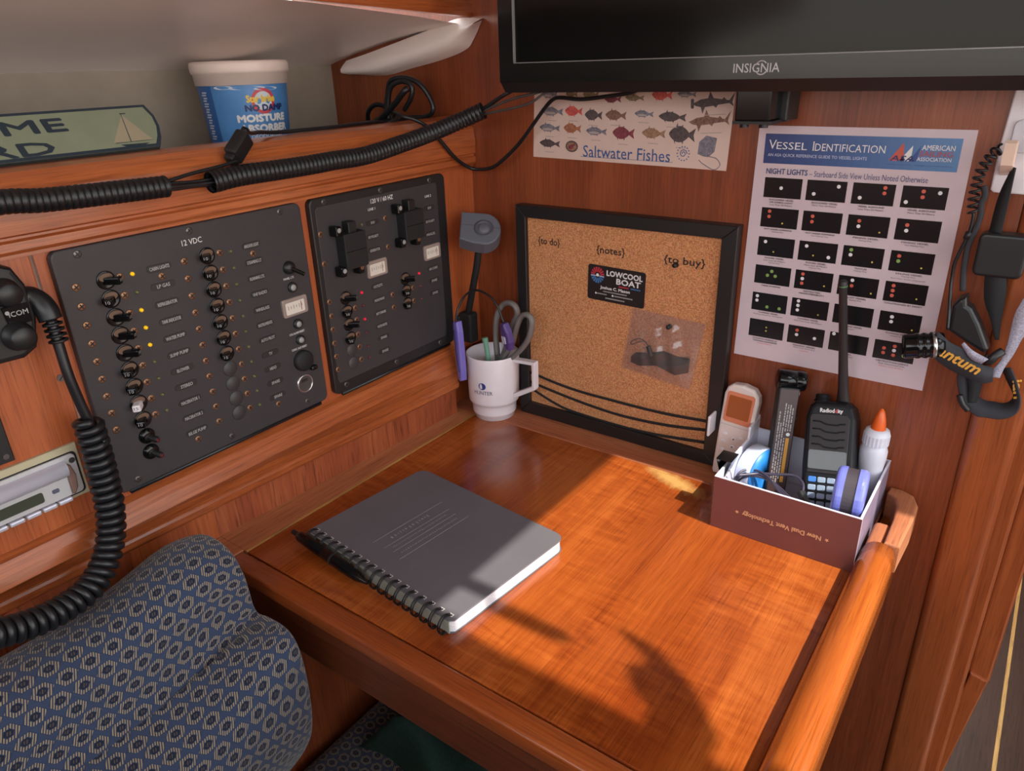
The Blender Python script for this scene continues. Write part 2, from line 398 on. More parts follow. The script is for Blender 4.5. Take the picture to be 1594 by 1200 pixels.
def structure(mb, name):
    o = bpy.data.objects.new(name, mb.mesh(name)); COL.objects.link(o); o['kind'] = 'structure'; return o
def rep(me, name, parent, M, label=None):
    """one more copy of a small part (shares the mesh)"""
    o = bpy.data.objects.new(name, me); COL.objects.link(o); o.parent = parent
    q = M.copy(); q.translation = M.translation-wpos(parent); o.matrix_local = q
    if label: o['label'] = label
    return o
def corrugated(mb, P, r, m, pitch=0.0057, n=16):
    P = resample(P, pitch/6); V = []
    N_ = len(P); up = None; F = []
    for i, p in enumerate(P):
        t = (P[min(i+1, N_-1)]-P[max(i-1, 0)]).normalized()
        if up is None: up = Vector((0, 0, 1))
        up = (up-t*t.dot(up)).normalized(); sd = t.cross(up)
        rr = r*(1.0 if i % 6 in (1, 2, 3) else (0.97 if i % 6 in (0, 4) else 0.77))
        for k in range(n):
            a = 2*math.pi*k/n; V.append(p+up*(math.cos(a)*rr)+sd*(math.sin(a)*rr))
    for i in range(N_-1):
        for k in range(n): F.append((i*n+k, i*n+(k+1) % n, (i+1)*n+(k+1) % n, (i+1)*n+k))
    mb.add(V, F, m, I4, True)
def helix(path, R, pitch, per=14):
    P = resample(path, pitch/per); out = []; up = None
    for i, p in enumerate(P):
        t = (P[min(i+1, len(P)-1)]-P[max(i-1, 0)]).normalized()
        if up is None: up = Vector((0, 0, 1)) if abs(t.z) < 0.8 else Vector((1, 0, 0))
        up = (up-t*t.dot(up)).normalized(); sd = t.cross(up); a = 2*math.pi*i/per
        out.append(p+up*(math.cos(a)*R)+sd*(math.sin(a)*R))
    return out
def rrect(w, h, r, n=5, cx=0, cy=0):
    out = []
    for (sx, sy, a0) in ((1, 1, 0), (-1, 1, 90), (-1, -1, 180), (1, -1, 270)):
        for k in range(n+1):
            a = math.radians(a0+90*k/n); out.append((cx+sx*(w/2-r)+r*math.cos(a), cy+sy*(h/2-r)+r*math.sin(a)))
    return out
def ellipse(rx, ry, n=20, cx=0, cy=0): return [(cx+rx*math.cos(2*math.pi*k/n), cy+ry*math.sin(2*math.pi*k/n)) for k in range(n)]

# ------------------------------------------------------------------ setting
b = MB(); b.bx(-0.36, 0.6905, 0.0, 0.02, -0.9, 1.0, W_BACK); structure(b, 'wall_aft')
b = MB(); b.bx(0.6905, 0.739, -0.006, 0.05, -0.9, 1.0, W_POST, 0.009, 4); structure(b, 'trim_1')
b = MB(); b.bx(0.735, 0.757, 0.045, 0.10, -0.9, 1.0, W_POST, 0.004, 2); b.bx(0.757, 0.782, 0.055, 0.10, -0.245, 1.0, W_POST, 0.003, 2); structure(b, 'trim_2')
b = MB(); b.prism([(0.7595, -0.236), (0.7802, -0.240), (0.7560, -0.48), (0.7300, -0.54)], 0.03, W_POST, M=FB(0, 0, 0.08), bev=0.002); structure(b, 'trim_3')
b = MB(); b.bx(0.80, 0.82, -1.3, -0.60, -0.72, 0.04, W_BACK); structure(b, 'side_light_block')  # unseen panel, added to keep low side light off the apron
b = MB(); b.bx(-0.36, 2.7, -3.0, 1.6, -0.74, -0.72, W_SOLE); b.bx(0.850, 0.857, -0.2, 1.5, -0.7205, -0.7195, W_PALE); b.bx(0.935, 0.942, -0.2, 1.5, -0.7205, -0.7195, W_PALE); structure(b, 'floor')
b = MB(); b.bx(1.35, 1.40, 0.1, 1.6, -0.72, 1.0, W_BACK); b.bx(0.6, 2.7, 1.6, 1.65, -0.72, 1.0, W_BACK); structure(b, 'wall_forward')
b = MB(); b.bx(-0.36, 2.2, -1.92, -1.90, -0.72, 0.40, W_BACK); b.bx(-0.36, 1.5, -1.32, -1.30, -0.72, 0.36, W_BACK); structure(b, 'rear_light_block')  # unseen half-height walls, added to block low light from behind the camera
b = MB(); b.bx(2.3, 2.32, -1.9, 1.6, -0.72, -0.10, W_BACK); structure(b, 'inboard_light_block')  # unseen low wall, added to cut low light coming from the right
# console face: board that carries the breaker panels, and the hinged board to its left
b = MB(); b.bx(-0.02, 0.0, -0.614, 0.0, 0.10, 0.40, W_CONS); b.bx(-0.045, -0.02, -0.60, 0.0, 0.0, 0.40, W_CONS); structure(b, 'wall_outboard')
b = MB(); b.bx(-0.02, -0.0005, -1.7, -0.6165, 0.10, 0.40, W_CONS, 0.0015); structure(b, 'trim_4')
# shelf lip above the panels
prof = [(-0.055, 0.418), (-0.055, 0.444), (-0.036, 0.4475), (-0.02, 0.4475), (-0.008, 0.445), (0.001, 0.439), (0.007, 0.430), (0.0095, 0.415), (0.009, 0.3965), (0.0055, 0.3945), (0.0055, 0.3925), (0.0085, 0.3905), (0.0085, 0.3835), (0.006, 0.3805), (0.004, 0.3800), (0.004, 0.377), (-0.01, 0.377)]
b = MB(); b.sweep(prof, [-1.7, -1.2, -0.8, -0.5, -0.25, -0.001], W_TRIM); structure(b, 'trim_5')
# rounded fiddle below the panels with a small bead, then the splash panel
def skew(q, y): return (((min(y, -0.07)+0.07)*0.05, 0) if q >= 5 else (0, 0))
prof = [(-0.018, 0.117), (0.0005, 0.117), (0.007, 0.1125), (0.0125, 0.103), (0.0155, 0.090), (0.0145, 0.072), (0.0115, 0.060), (0.0085, 0.0575), (0.0085, 0.0555), (0.0105, 0.053), (0.0105, 0.046), (0.008, 0.0425), (0.003, 0.0425), (-0.018, 0.0425)]
b = MB(); b.sweep(prof, [-1.7, -1.2, -0.9, -0.7, -0.5, -0.4, -0.3, -0.2, -0.074], W_TRIM, skew); structure(b, 'trim_6')
prof = [(-0.03, 0.0), (0.0035, 0.0), (0.0035, 0.044), (-0.03, 0.044)]
b = MB(); b.sweep(prof, [-1.7, -0.5, -0.3, -0.074], W_SPLASH, lambda q, y: (((y+0.07)*0.055, 0) if y > -1 else (-0.03, 0))); structure(b, 'baseboard_outboard')
# shelf, hull side and overhead liner
b = MB(); b.bx(-0.30, -0.05, -1.7, 0.0, 0.408, 0.420, mat('shelf_dark', (60, 50, 46), 0.7)); structure(b, 'trim_7')
b = MB(); b.bx(-0.36, -0.285, -1.7, 0.0, 0.38, 0.56, VINYL); structure(b, 'wall_hull')
cur = [(-0.30, 0.517), (-0.27, 0.528), (-0.22, 0.541), (-0.15, 0.557), (-0.08, 0.571), (-0.03, 0.580), (0.004, 0.585)]
ys = [-1.7, -1.2, -0.9, -0.6, -0.4, -0.25, -0.1, 0.0]; V = []; F = []
for y in ys:
    for i, (x, z) in enumerate(cur):
        k = i/(len(cur)-1); V.append((x, y, z-0.036*max(-1.2, y)*k-0.009*k+0.004*math.sin(9*y+4*k)*k*(1-k)*4*0.7-0.011*k*math.exp(y/0.16)))
p = len(cur)
for i in range(len(ys)-1):
    for q in range(p-1): F.append((i*p+q, i*p+q+1, (i+1)*p+q+1, (i+1)*p+q))
b = MB(); b.add(V, F, LINER, I4, True); structure(b, 'ceiling_liner')
b = MB(); b.sweep([(0.0, 0.575), (0.014, 0.575), (0.016, 0.58), (0.016, 0.602), (0.013, 0.605), (0.013, 0.608), (0.016, 0.611), (0.016, 1.0), (0.0, 1.0)], [-1.7, -1.2, -0.9, -0.5, 0.0], W_TRIM, lambda q, y: (0, -0.036*max(-1.2, y) if q < 7 else 0)); structure(b, 'trim_8')
up = [(0.0330, -0.0015, 0.5722), (-0.0020, -0.012, 0.5735), (-0.0390, -0.012, 0.5655), (-0.0850, -0.012, 0.5560), (-0.1480, -0.012, 0.5430), (-0.1900, -0.012, 0.5345), (-0.2340, -0.012, 0.5265)]
lo = [(0.0320, -0.0015, 0.5700), (0.0165, -0.0015, 0.5480), (0.0010, -0.0015, 0.5345), (-0.0420, -0.0015, 0.5230), (-0.1050, -0.0015, 0.5125), (-0.1620, -0.0015, 0.5035), (-0.2300, -0.0015, 0.5060)]
up = catmull(up, 6); lo = catmull(lo, 6); V = []; F = []; K = 7
for a, c in zip(up, lo):
    for k in range(K):
        t = k/(K-1); v = a.lerp(c, t); bul = math.sin(math.pi*t); V.append((v.x, v.y-0.022*bul, v.z-0.006*bul))
for i in range(len(up)-1):
    for k in range(K-1): F.append((i*K+k, (i+1)*K+k, (i+1)*K+k+1, i*K+k+1))
b = MB(); b.add(V, F, LINER, I4, True); structure(b, 'trim_9')
# cabin roof with the open hatch the sun comes through
RW = mat('roof_white', (225, 218, 205), 0.6)
hx0, hx1, hy0, hy1, hz = 0.947, 1.42, -0.537, -0.135, 1.0
b = MB()
for q in ((-0.4, hx0, -1.9, 1.7), (hx1, 2.2, -1.9, 1.7), (hx0, hx1, -1.9, hy0), (hx0, hx1, hy1, 1.7)): b.bx(*q, hz, hz+0.015, RW)
structure(b, 'ceiling')
b = MB()  # made-up shapes in the opening, added to cast the streak and blob shadows
b.prism([(0.940, -0.500), (1.055, -0.497), (1.080, -0.494), (1.084, -0.486), (1.074, -0.479), (1.020, -0.478), (0.940, -0.481)], 0.008, BLKM, z0=hz-0.004)
b.prism([(1.1156, -0.4425), (1.160, -0.450), (1.205, -0.474), (1.243, -0.512), (1.246, -0.545), (1.190, -0.545), (1.184, -0.515), (1.165, -0.508), (1.146, -0.484), (1.158, -0.474), (1.168, -0.478), (1.150, -0.462), (1.125, -0.452)], 0.008, BLKM, z0=hz-0.004)
structure(b, 'hatch_shadow_shapes')

# ------------------------------------------------------------------ chart table
T = thing('chart_table', 'varnished mahogany chart table with hinged lid and rounded rail, in the corner', 'table', (0.33, -0.29, -0.09))
b = MB(); b.bx(0.0345, 0.6225, -0.4970, -0.0630, -0.019, 0.0, W_LID, 0.0012); part(b, 'lid', T)
b = MB(); b.bx(0.028, 0.655, -0.5225, -0.4975, -0.020, 0.0, W_EDGE, 0.004, 3); part(b, 'front_edge', T)
b = MB(); b.bx(0.034, 0.65, -0.517, -0.500, -0.044, -0.0205, W_APRON_SHADED, 0.003, 2); b.bx(0.040, 0.65, -0.513, -0.498, -0.090, -0.0445, W_APRON_SHADED, 0.003, 2); part(b, 'apron', T)
b = MB(); b.bx(-0.028, 0.626, -0.0622, -0.0005, -0.020, 0.0, W_LEDGEX, 0.001); part(b, 'rear_ledge', T)
b = MB(); b.bx(-0.043, 0.0275, -0.56, -0.497, -0.020, 0.0, W_LEDGE, 0.001); b.bx(-0.043, 0.0315, -0.497, -0.0626, -0.020, 0.0, W_LEDGE, 0.001); part(b, 'side_ledge', T)
b = MB(); b.bx(0.0316, 0.0343, -0.497, -0.0632, -0.018, 0.0003, W_PALE); part(b, 'pale_inlay', T, 'pale yellowish wood strip')
b = MB(); b.bx(0.627, 0.652, -0.497, -0.001, -0.10, 0.0, W_EDGEY, 0.004, 3); b.bx(0.652, 0.656, -0.495, -0.004, -0.012, 0.004, W_EDGEY, 0.001); part(b, 'side_panel', T)
b = MB(); b.bx(0.04, 0.627, -0.498, -0.01, -0.089, -0.080, W_EDGE); part(b, 'bottom_panel', T)
# rounded rail
V = []; F = []
prof = [(0.6245, 0.0), (0.6240, 0.008), (0.6262, 0.019), (0.6315, 0.0285), (0.6395, 0.0325), (0.648, 0.0320), (0.6550, 0.0285), (0.6590, 0.021), (0.6600, 0.010), (0.6585, 0.0)]
prof = [(p.x, p.z) for p in catmull([(x, 0, z) for x, z in prof], 4)]
b = MB(); ys = [-0.470, -0.4675, -0.462, -0.455]+[-0.44+0.314*k/12 for k in range(13)]
cx, cz = 0.642, 0.012
def rl(q, y):
    k = {-0.470: 0.80, -0.4675: 0.92, -0.462: 0.98}.get(y, 1.0); x, z = prof[q]; return ((cx-x)*(1-k), (cz-z)*(1-k))
b.sweep(prof, ys, W_EDGEY, rl); 
for i in range(len(b.sm)): b.sm[i] = len(b.f[i]) == 4
part(b, 'rail', T)
b = MB(); b.prism([(0.6455, -0.1252), (0.6610, -0.1252), (0.6640, -0.060), (0.6635, -0.030), (0.656, -0.010), (0.643, -0.002), (0.629, -0.002), (0.6285, -0.016), (0.6370, -0.024), (0.6425, -0.040), (0.6450, -0.070)], 0.034, W_RAW, bev=0.003, seg=3)
b.bx(0.628, 0.6450, -0.1252, -0.075, 0.0, 0.027, W_RAW, 0.005, 3); part(b, 'rail_end_block', T, 'unvarnished curved wooden end block')
b = MB(); b.prism(ellipse(0.022, 0.05, 20, 0, -0.03), 0.006, W_RAW, M=Matrix(((0, 0, 1, 0.652), (1, 0, 0, -0.37), (0, 1, 0, -0.10), (0, 0, 0, 1)))); part(b, 'hinge_bracket', T)
# knee space under the table
b = MB(); b.bx(0.0, 0.03, -0.5, 0.0, -0.72, -0.022, W_BACK); structure(b, 'wall_kneespace')
b = MB(); b.bx(-0.06, -0.0315, -1.7, -0.45, -0.72, 0.05, W_BACK); b.bx(-0.05, 0.034, -0.56, -0.4975, -0.72, -0.021, W_BACK); structure(b, 'wall_outboard_lower')

# ------------------------------------------------------------------ breaker panels
def screw_mesh(r, m, nm):
    s = MB(); s.lathe([(0, 0.0006), (r*0.75, 0.0006), (r, 0.0003), (r, -0.0003)], m, n=14)
    for a in (0.5, 0.5+math.pi/2): s.box((0, 0, 0.0006), (r*1.4, r*0.32, 0.0003), INK_K, M=Matrix.Rotation(a, 4, 'Z'))
    return s.mesh(nm)
ME_SCREW = screw_mesh(0.0038, BRASS, 'screw'); ME_ESCREW = screw_mesh(0.0036, DARKSCREW, 'screw')
def led_mesh(m):
    s = MB(); s.lathe([(0, 0.0026), (0.0012, 0.0023), (0.0019, 0.0012), (0.0020, -0.0003)], m, n=12); return s.mesh('indicator_light')
ME_LED = {k: led_mesh(m) for k, m in (('y', LED_Y), ('o', LED_OFF), ('r', LED_R), ('ro', LED_ROFF))}
def breaker_mesh(on, white=False):
    s = MB(); s.lathe([(0, 0.0006), (0.0070, 0.0006), (0.0085, 0.0010), (0.0090, 0.0004), (0.0090, -0.0003)], BLKG, n=20)
    s.prism(ellipse(0.0066, 0.0040, 14, 0, 0.0028), 0.0006, RECESS, z0=0.0006)
    hm = WHITE if white else BLKG
    A = Matrix.Rotation(math.radians(38 if on else -38), 4, 'Y')
    s.box((0, -0.0006, 0.0065), (0.0078, 0.0072, 0.015), hm, 0.0014, 2, M=A)
    s.text('10' if not white else '15', A @ Matrix.Translation((0, 0, 0.0142)), 0.004, 0.003, INK_G if not white else INK_K)
    return s.mesh('breaker')
ME_BR = {'on': breaker_mesh(True), 'off': breaker_mesh(False), 'w': breaker_mesh(False, True)}
def reset_mesh():
    s = MB(); s.lathe([(0, 0.004), (0.0035, 0.004), (0.0065, 0.0035), (0.0085, 0.0010), (0.0085, -0.0003)], BLKG, n=20)
    s.cyl(0.0034, 0.012, BLK, M=Matrix.Rotation(0.5, 4, 'Y') @ Matrix.Rotation(0.4, 4, 'X'), bev=0.0008); s.cyl(0.0024, 0.0135, mat('maroon_cap', (96, 34, 44), 0.4), M=Matrix.Rotation(0.5, 4, 'Y') @ Matrix.Rotation(0.4, 4, 'X'))
    return s.mesh('reset_breaker')
ME_RESET = reset_mesh()
s = MB(); s.lathe([(0, 0.0012), (0.0082, 0.0011), (0.0088, 0.0004), (0.0088, -0.0003)], mat('blank_plug', (60, 57, 58), 0.5), n=24); ME_BLANK = s.mesh('blank_plug')
def plate(parent, y, z, txt, w=0.0262, h=0.0072, x=0.0083):
    s = MB(); s.prism(rrect(w, h, h*0.49, 4), 0.0007, PLATE, M=FP(y, z, x-0.0004), bev=0.0002, seg=1)
    s.flat(rrect(w*0.985, h*0.93, h*0.45, 4), mat('plate_rim', (74, 72, 73), 0.5), M=FP(y, z, x+0.00005))
    o = part(s, 'label_plate', parent)
    s = MB(); s.text(txt, FP(y, z, x+0.0006), min(w*0.80, 0.0023*len(txt)), h*0.52, INK_G, 0.02); part(s, 'lettering', o)
def panel_base(parent, y0, y1, z0, z1, inner=None):
    s = MB(); s.prism(rrect(y1-y0, z1-z0, 0.008, 5), 0.008, PANEL_E if inner else PANEL, M=FP((y0+y1)/2, (z0+z1)/2, 0.0), bev=0.0015)
    o = part(s, 'base_plate', parent)
    if inner:
        a0, a1, c0, c1 = inner; s = MB(); s.prism(rrect(a1-a0, c1-c0, 0.006, 5), 0.0008, PANEL, M=FP((a0+a1)/2, (c0+c1)/2, 0.0078), bev=0.0005); part(s, 'face_plate', parent)
    s = MB(); s.tube([(0.0065, y0+0.012, z0-0.0015), (0.0065, y1-0.012, z0-0.0015)], 0.0026, BLKR, n=10); part(s, 'piano_hinge', parent)
def meter(parent, y, z, w, h):
    s = MB(); s.prism(rrect(w, h, 0.003), 0.0035, mat('meter_clear', (150, 134, 126), 0.2, coat=0.6), M=FP(y, z, 0.0078), bev=0.001)
    o = part(s, 'meter', parent)
    s = MB(); s.flat(rrect(w*0.76, h*0.66, 0.0015), mat('meter_scale', (214, 206, 196), 0.5), M=FP(y-w*0.02, z-h*0.03, 0.0115)); f = part(s, 'dial', o)
    for k in range(5): s = MB()
    s = MB()
    for k in range(6): s.box((y-w*0.02-w*0.28+w*0.11*k, 0, 0), (0.0004, h*0.16, 0.0001), INK_K, M=Matrix.Identity(4)) if False else s.box((-w*0.30+w*0.11*k, h*0.02, 0.0), (0.0005, h*(0.22 if k % 2 == 0 else 0.14), 0.0001), INK_K, M=FP(y, z, 0.0117))
    s.box((w*0.22, -h*0.02, 0), (0.0008, h*0.5, 0.0001), mat('needle', (150, 60, 40), 0.5), M=FP(y, z, 0.0118)); part(s, 'needle', o)
X = 0.0083
P1 = thing('breaker_panel', 'black breaker panel headed 12 VDC with two columns of switches', 'switch panel', (0, -0.467, 0.125), 'breaker panels')
panel_base(P1, -0.6045, -0.3285, 0.1255, 0.3765)
LY, RY = -0.5625, -0.456
rowz = lambda i, z0=0.3416: z0-0.01830*i
for i in range(9):
    on = i in (0, 2, 3, 4)
    rep(ME_BR['w' if i == 7 else ('on' if on else 'off')], 'breaker', P1, FP(LY, rowz(i), X))
    rep(ME_LED['y' if on else 'o'], 'indicator_light', P1, FP(-0.537, rowz(i), X), 'glowing yellow light' if on else None)
    rep(ME_SCREW, 'screw', P1, FP(-0.590, rowz(i), X)); rep(ME_SCREW, 'screw', P1, FP(-0.549, rowz(i), X))
for i in (9, 10): rep(ME_RESET, 'reset_breaker', P1, FP(-0.563, rowz(i)-0.0005, X))
for i in range(11):
    rep(ME_BR['off'] if i < 7 else ME_BLANK, 'breaker' if i < 7 else 'blank_plug', P1, FP(RY, rowz(i), X))
    rep(ME_LED['o'], 'indicator_light', P1, FP(-0.4285, rowz(i)-0.001, X)); rep(ME_SCREW, 'screw', P1, FP(-0.482, rowz(i), X)); rep(ME_SCREW, 'screw', P1, FP(-0.441, rowz(i), X))
for i, t in enumerate(['CABIN LIGHTS', 'LP GAS', 'REFRIGERATOR', 'TANK INDICATOR', 'WATER PUMP', 'SUMP PUMP', 'BLOWER', 'STEREO', 'MACERATOR 1', 'MACERATOR 2', 'BILGE PUMP']): plate(P1, -0.5095, rowz(i), t)
for i, t in enumerate(['ANCHOR LIGHT', 'STEAMING LT', 'RUNNING LTS', 'VHF RADIO', 'WINDLASS', 'INSTRUMENTS', 'AUTO PILOT', 'TV', 'HEAD', 'SPARE', 'SPARE']): plate(P1, -0.4018, rowz(i), t, 0.0235)
for (y, z) in ((-0.5085, 0.3324), (-0.5103, 0.1486), (-0.4011, 0.3321), (-0.4027, 0.1481)): rep(ME_SCREW, 'screw', P1, FP(y, z, X))
for (y, z) in ((-0.5812, 0.3726), (-0.4701, 0.3724), (-0.3577, 0.3728), (-0.3609, 0.1351), (-0.5825, 0.1345), (-0.4707, 0.1346)): rep(ME_ESCREW, 'screw', P1, FP(y, min(z, 0.3705), X))
s = MB(); s.text('12 VDC', FP(-0.4697, 0.3597, X+0.0002), 0.0225, 0.0058, INK_W, 0.006); part(s, 'lettering', P1)
for t, y, z, w in (('PANEL LTS', -0.3600, 0.2939, 0.0145), ('CO2 ALARM RESET', -0.3605, 0.2264, 0.0225), ('12VDC ALR RESET', -0.3605, 0.2067, 0.0225)):
    s = MB(); s.text(t, FP(y, z, X+0.0002), w, 0.0026, INK_W, 0.01); part(s, 'lettering', P1)
s = MB(); s.lathe([(0, 0.006), (0.004, 0.006), (0.0075, 0.003), (0.0080, -0.0003)], BLK, M=FP(-0.3577, 0.3059, X), n=18); s.cyl(0.0024, 0.017, BLKG, M=FP(-0.3577, 0.3059, X+0.004) @ Matrix.Rotation(0.7, 4, 'Y') @ Matrix.Rotation(0.5, 4, 'X'), bev=0.001); part(s, 'toggle_switch', P1)
for (y, z) in ((-0.3574, 0.2824), (-0.3576, 0.2369), (-0.3577, 0.2165)):
    s = MB(); s.lathe([(0.0062, -0.0003), (0.0060, 0.0028), (0.0042, 0.003), (0.0042, 0.001)], BLK, M=FP(y, z, X), n=18); o = part(s, 'push_button', P1)
    s = MB(); s.lathe([(0, 0.0042), (0.0030, 0.0040), (0.0038, 0.003), (0.0038, 0.0)], GREYB, M=FP(y, z, X), n=16); part(s, 'button_cap', o, 'grey button cap')
meter(P1, -0.3585, 0.2595, 0.036, 0.022)
s = MB(); s.lathe([(0, 0.0065), (0.0105, 0.0062), (0.0128, 0.005), (0.0132, 0.0), (0.0132, -0.0003)], BLKM, M=FP(-0.3588, 0.1900, X), n=28); s.box((0.0125, -0.0135, 0.003), (0.010, 0.006, 0.006), BLKG, 0.002, 2, M=FP(-0.3588, 0.1900, X)); part(s, 'socket_cap', P1)
s = MB(); s.lathe([(0.0098, -0.012), (0.0098, 0.001), (0.0105, 0.002), (0.0118, 0.0015), (0.0122, -0.0003)], STEEL, M=FP(-0.3607, 0.1595, X), n=32); s.lathe([(0, -0.0002), (0.0099, -0.0002)], mat('socket_dark', (64, 56, 54), 0.6), M=FP(-0.3607, 0.1595, X+0.0003), n=24); s.box((0, 0.004, 0.0005), (0.008, 0.003, 0.0012), INK_K, M=FP(-0.3607, 0.1595, X)); part(s, 'power_socket', P1, 'round socket with a chrome ring')

P2 = thing('breaker_panel', 'smaller black breaker panel headed 120 V / 60 HZ, nearest the corner', 'switch panel', (0, -0.1945, 0.125), 'breaker panels')
panel_base(P2, -0.3155, -0.0735, 0.1240, 0.3765, (-0.3085, -0.0915, 0.1390, 0.3668))
for (y, z) in ((-0.2935, 0.3712), (-0.1995, 0.3712), (-0.1054, 0.3708), (-0.1080, 0.1322), (-0.2021, 0.1330), (-0.2961, 0.1335)): rep(ME_ESCREW, 'screw', P2, FP(y, z, X))
X2 = X+0.0004
for (y, z) in [(-0.3049,0.3347),(-0.3055,0.2983),(-0.3057,0.2499),(-0.3053,0.2313),(-0.3063,0.2138),(-0.3065,0.1954),(-0.3066,0.1771),(-0.3067,0.1588),(-0.1958,0.3346),(-0.1960,0.2970),(-0.1966,0.2308),(-0.1968,0.2126),(-0.2654,0.2311),(-0.2656,0.2148),(-0.2663,0.1949),(-0.2662,0.1772),(-0.2658,0.1592),(-0.1555,0.2304),(-0.1562,0.2113)]: rep(ME_SCREW, 'screw', P2, FP(y, z, X2))
for i, z in enumerate((0.2483, 0.2303, 0.2128, 0.1939)): rep(ME_BR['on' if i in (0, 2) else 'off'], 'breaker', P2, FP(-0.2795, z, X2))
for z in (0.1774, 0.1589): rep(ME_BLANK, 'blank_plug', P2, FP(-0.2800, z, X2))
for i, z in enumerate((0.2468, 0.2295, 0.2111)): rep(ME_BR['on' if i == 0 else 'off'], 'breaker', P2, FP(-0.170, z, X2))
for i, z in enumerate((0.2484, 0.2308, 0.2118, 0.1931, 0.1738, 0.1574)): rep(ME_LED['r' if i in (0, 2) else 'ro'], 'indicator_light', P2, FP(-0.2520, z, X2))
for i, z in enumerate((0.2477, 0.2293, 0.2105)): rep(ME_LED['r' if i == 0 else 'ro'], 'indicator_light', P2, FP(-0.1420, z, X2))
for k, z in (('o', 0.3344), ('r', 0.3147), ('o', 0.2968)): rep(ME_LED[k], 'indicator_light', P2, FP(-0.2390, z, X2))
for t, y, z in (('INV', -0.2192, 0.3334), ('REV POLARITY', -0.2208, 0.3157), ('GENERATOR', -0.2206, 0.2980), ('OUTLETS', -0.2222, 0.2498), ('MICROWAVE', -0.2222, 0.2310), ('BATT CHARGER', -0.2218, 0.2125), ('WATER HEATER', -0.2222, 0.1943), ('SPARE', -0.2218, 0.1769), ('SPARE', -0.2219, 0.1573),
                ('INV', -0.1101, 0.3340), ('REV POLARITY', -0.1106, 0.3156), ('PARALLEL', -0.1112, 0.2977), ('AIR COND', -0.1118, 0.2481), ('SPARE', -0.1114, 0.2301), ('SPARE', -0.1117, 0.2116)): plate(P2, y, z, t, 0.0225, 0.0070, X2)
for t, y, z, w, h in (('120 V / 60 HZ', -0.1990, 0.3600, 0.040, 0.0058), ('LINE 1', -0.2188, 0.3505, 0.0125, 0.0032), ('LINE 2', -0.1114, 0.3505, 0.0125, 0.0032)):
    s = MB(); s.text(t, FP(y, z, X2+0.0003), w, h, INK_W, 0.008); part(s, 'lettering', P2)
meter(P2, -0.2209, 0.2742, 0.036, 0.0225); meter(P2, -0.1122, 0.2726, 0.034, 0.0215)
for (y0, y1, z0, z1, s1) in ((-0.2830, -0.2470, 0.2865, 0.3310, 1), (-0.1755, -0.1390, 0.3010, 0.3400, -1)):
    s = MB(); s.prism(rrect(y1-y0, z1-z0, 0.002), 0.016, BLKM, M=FP((y0+y1)/2, (z0+z1)/2, X2-0.0004), bev=0.001); s.bx(y0+0.002, y1-0.002, (z0+z1)/2-0.0003, (z0+z1)/2+0.0003, 0.0155, 0.0162, BLKG, M=FP(0, 0, X2)); o = part(s, 'lockout_slide', P2)
    s = MB(); s.bx((y0+y1)/2-0.006, (y0+y1)/2+0.007, z1-0.002, z1+0.013, 0.0, 0.012, BLK, 0.001, 2, M=FP(0, 0, X2)); part(s, 'slide_guide', o)
    for (dy, dz) in ((-0.004, 0.006), (-0.003, -0.0), (0.026, -0.002)): 
        zz = z1 if (dz > 0) else z0
        s = MB(); s.bx(y0+dy-0.005, y0+dy+0.004, zz+dz-0.008, zz+dz+0.005, 0.0, 0.013, BLKG, 0.002, 2, M=FP(0, 0, X2)); s.lathe([(0, 0.0135), (0.003, 0.0133)], BRASS if dy > 0 else GREYB, M=FP(y0+dy, zz+dz, X2), n=10); part(s, 'breaker', o)
    for zz in (0.88, 0.30): 
        s = MB(); s.bx(y1+0.0005, y1+0.004, z0+(z1-z0)*zz-0.004, z0+(z1-z0)*zz+0.004, 0, 0.004, mat('green_tab', (40, 92, 78), 0.5), M=FP(0, 0, X2)); part(s, 'indicator_tab', o)
s = MB(); s.cyl(0.0036, 0.001, DARKSCREW, M=FP(-0.6214, 0.2613, -0.0005), n=14); s.box((0, 0, 0.0011), (0.005, 0.0008, 0.0003), INK_K, M=FP(-0.6214, 0.2613, -0.0005) @ Matrix.Rotation(0.8, 4, 'Z')); single(s, 'wood_screw', 'small cross-head screw in the wood just left of the 12 volt panel', 'screw', (0, -0.6214, 0.2613))

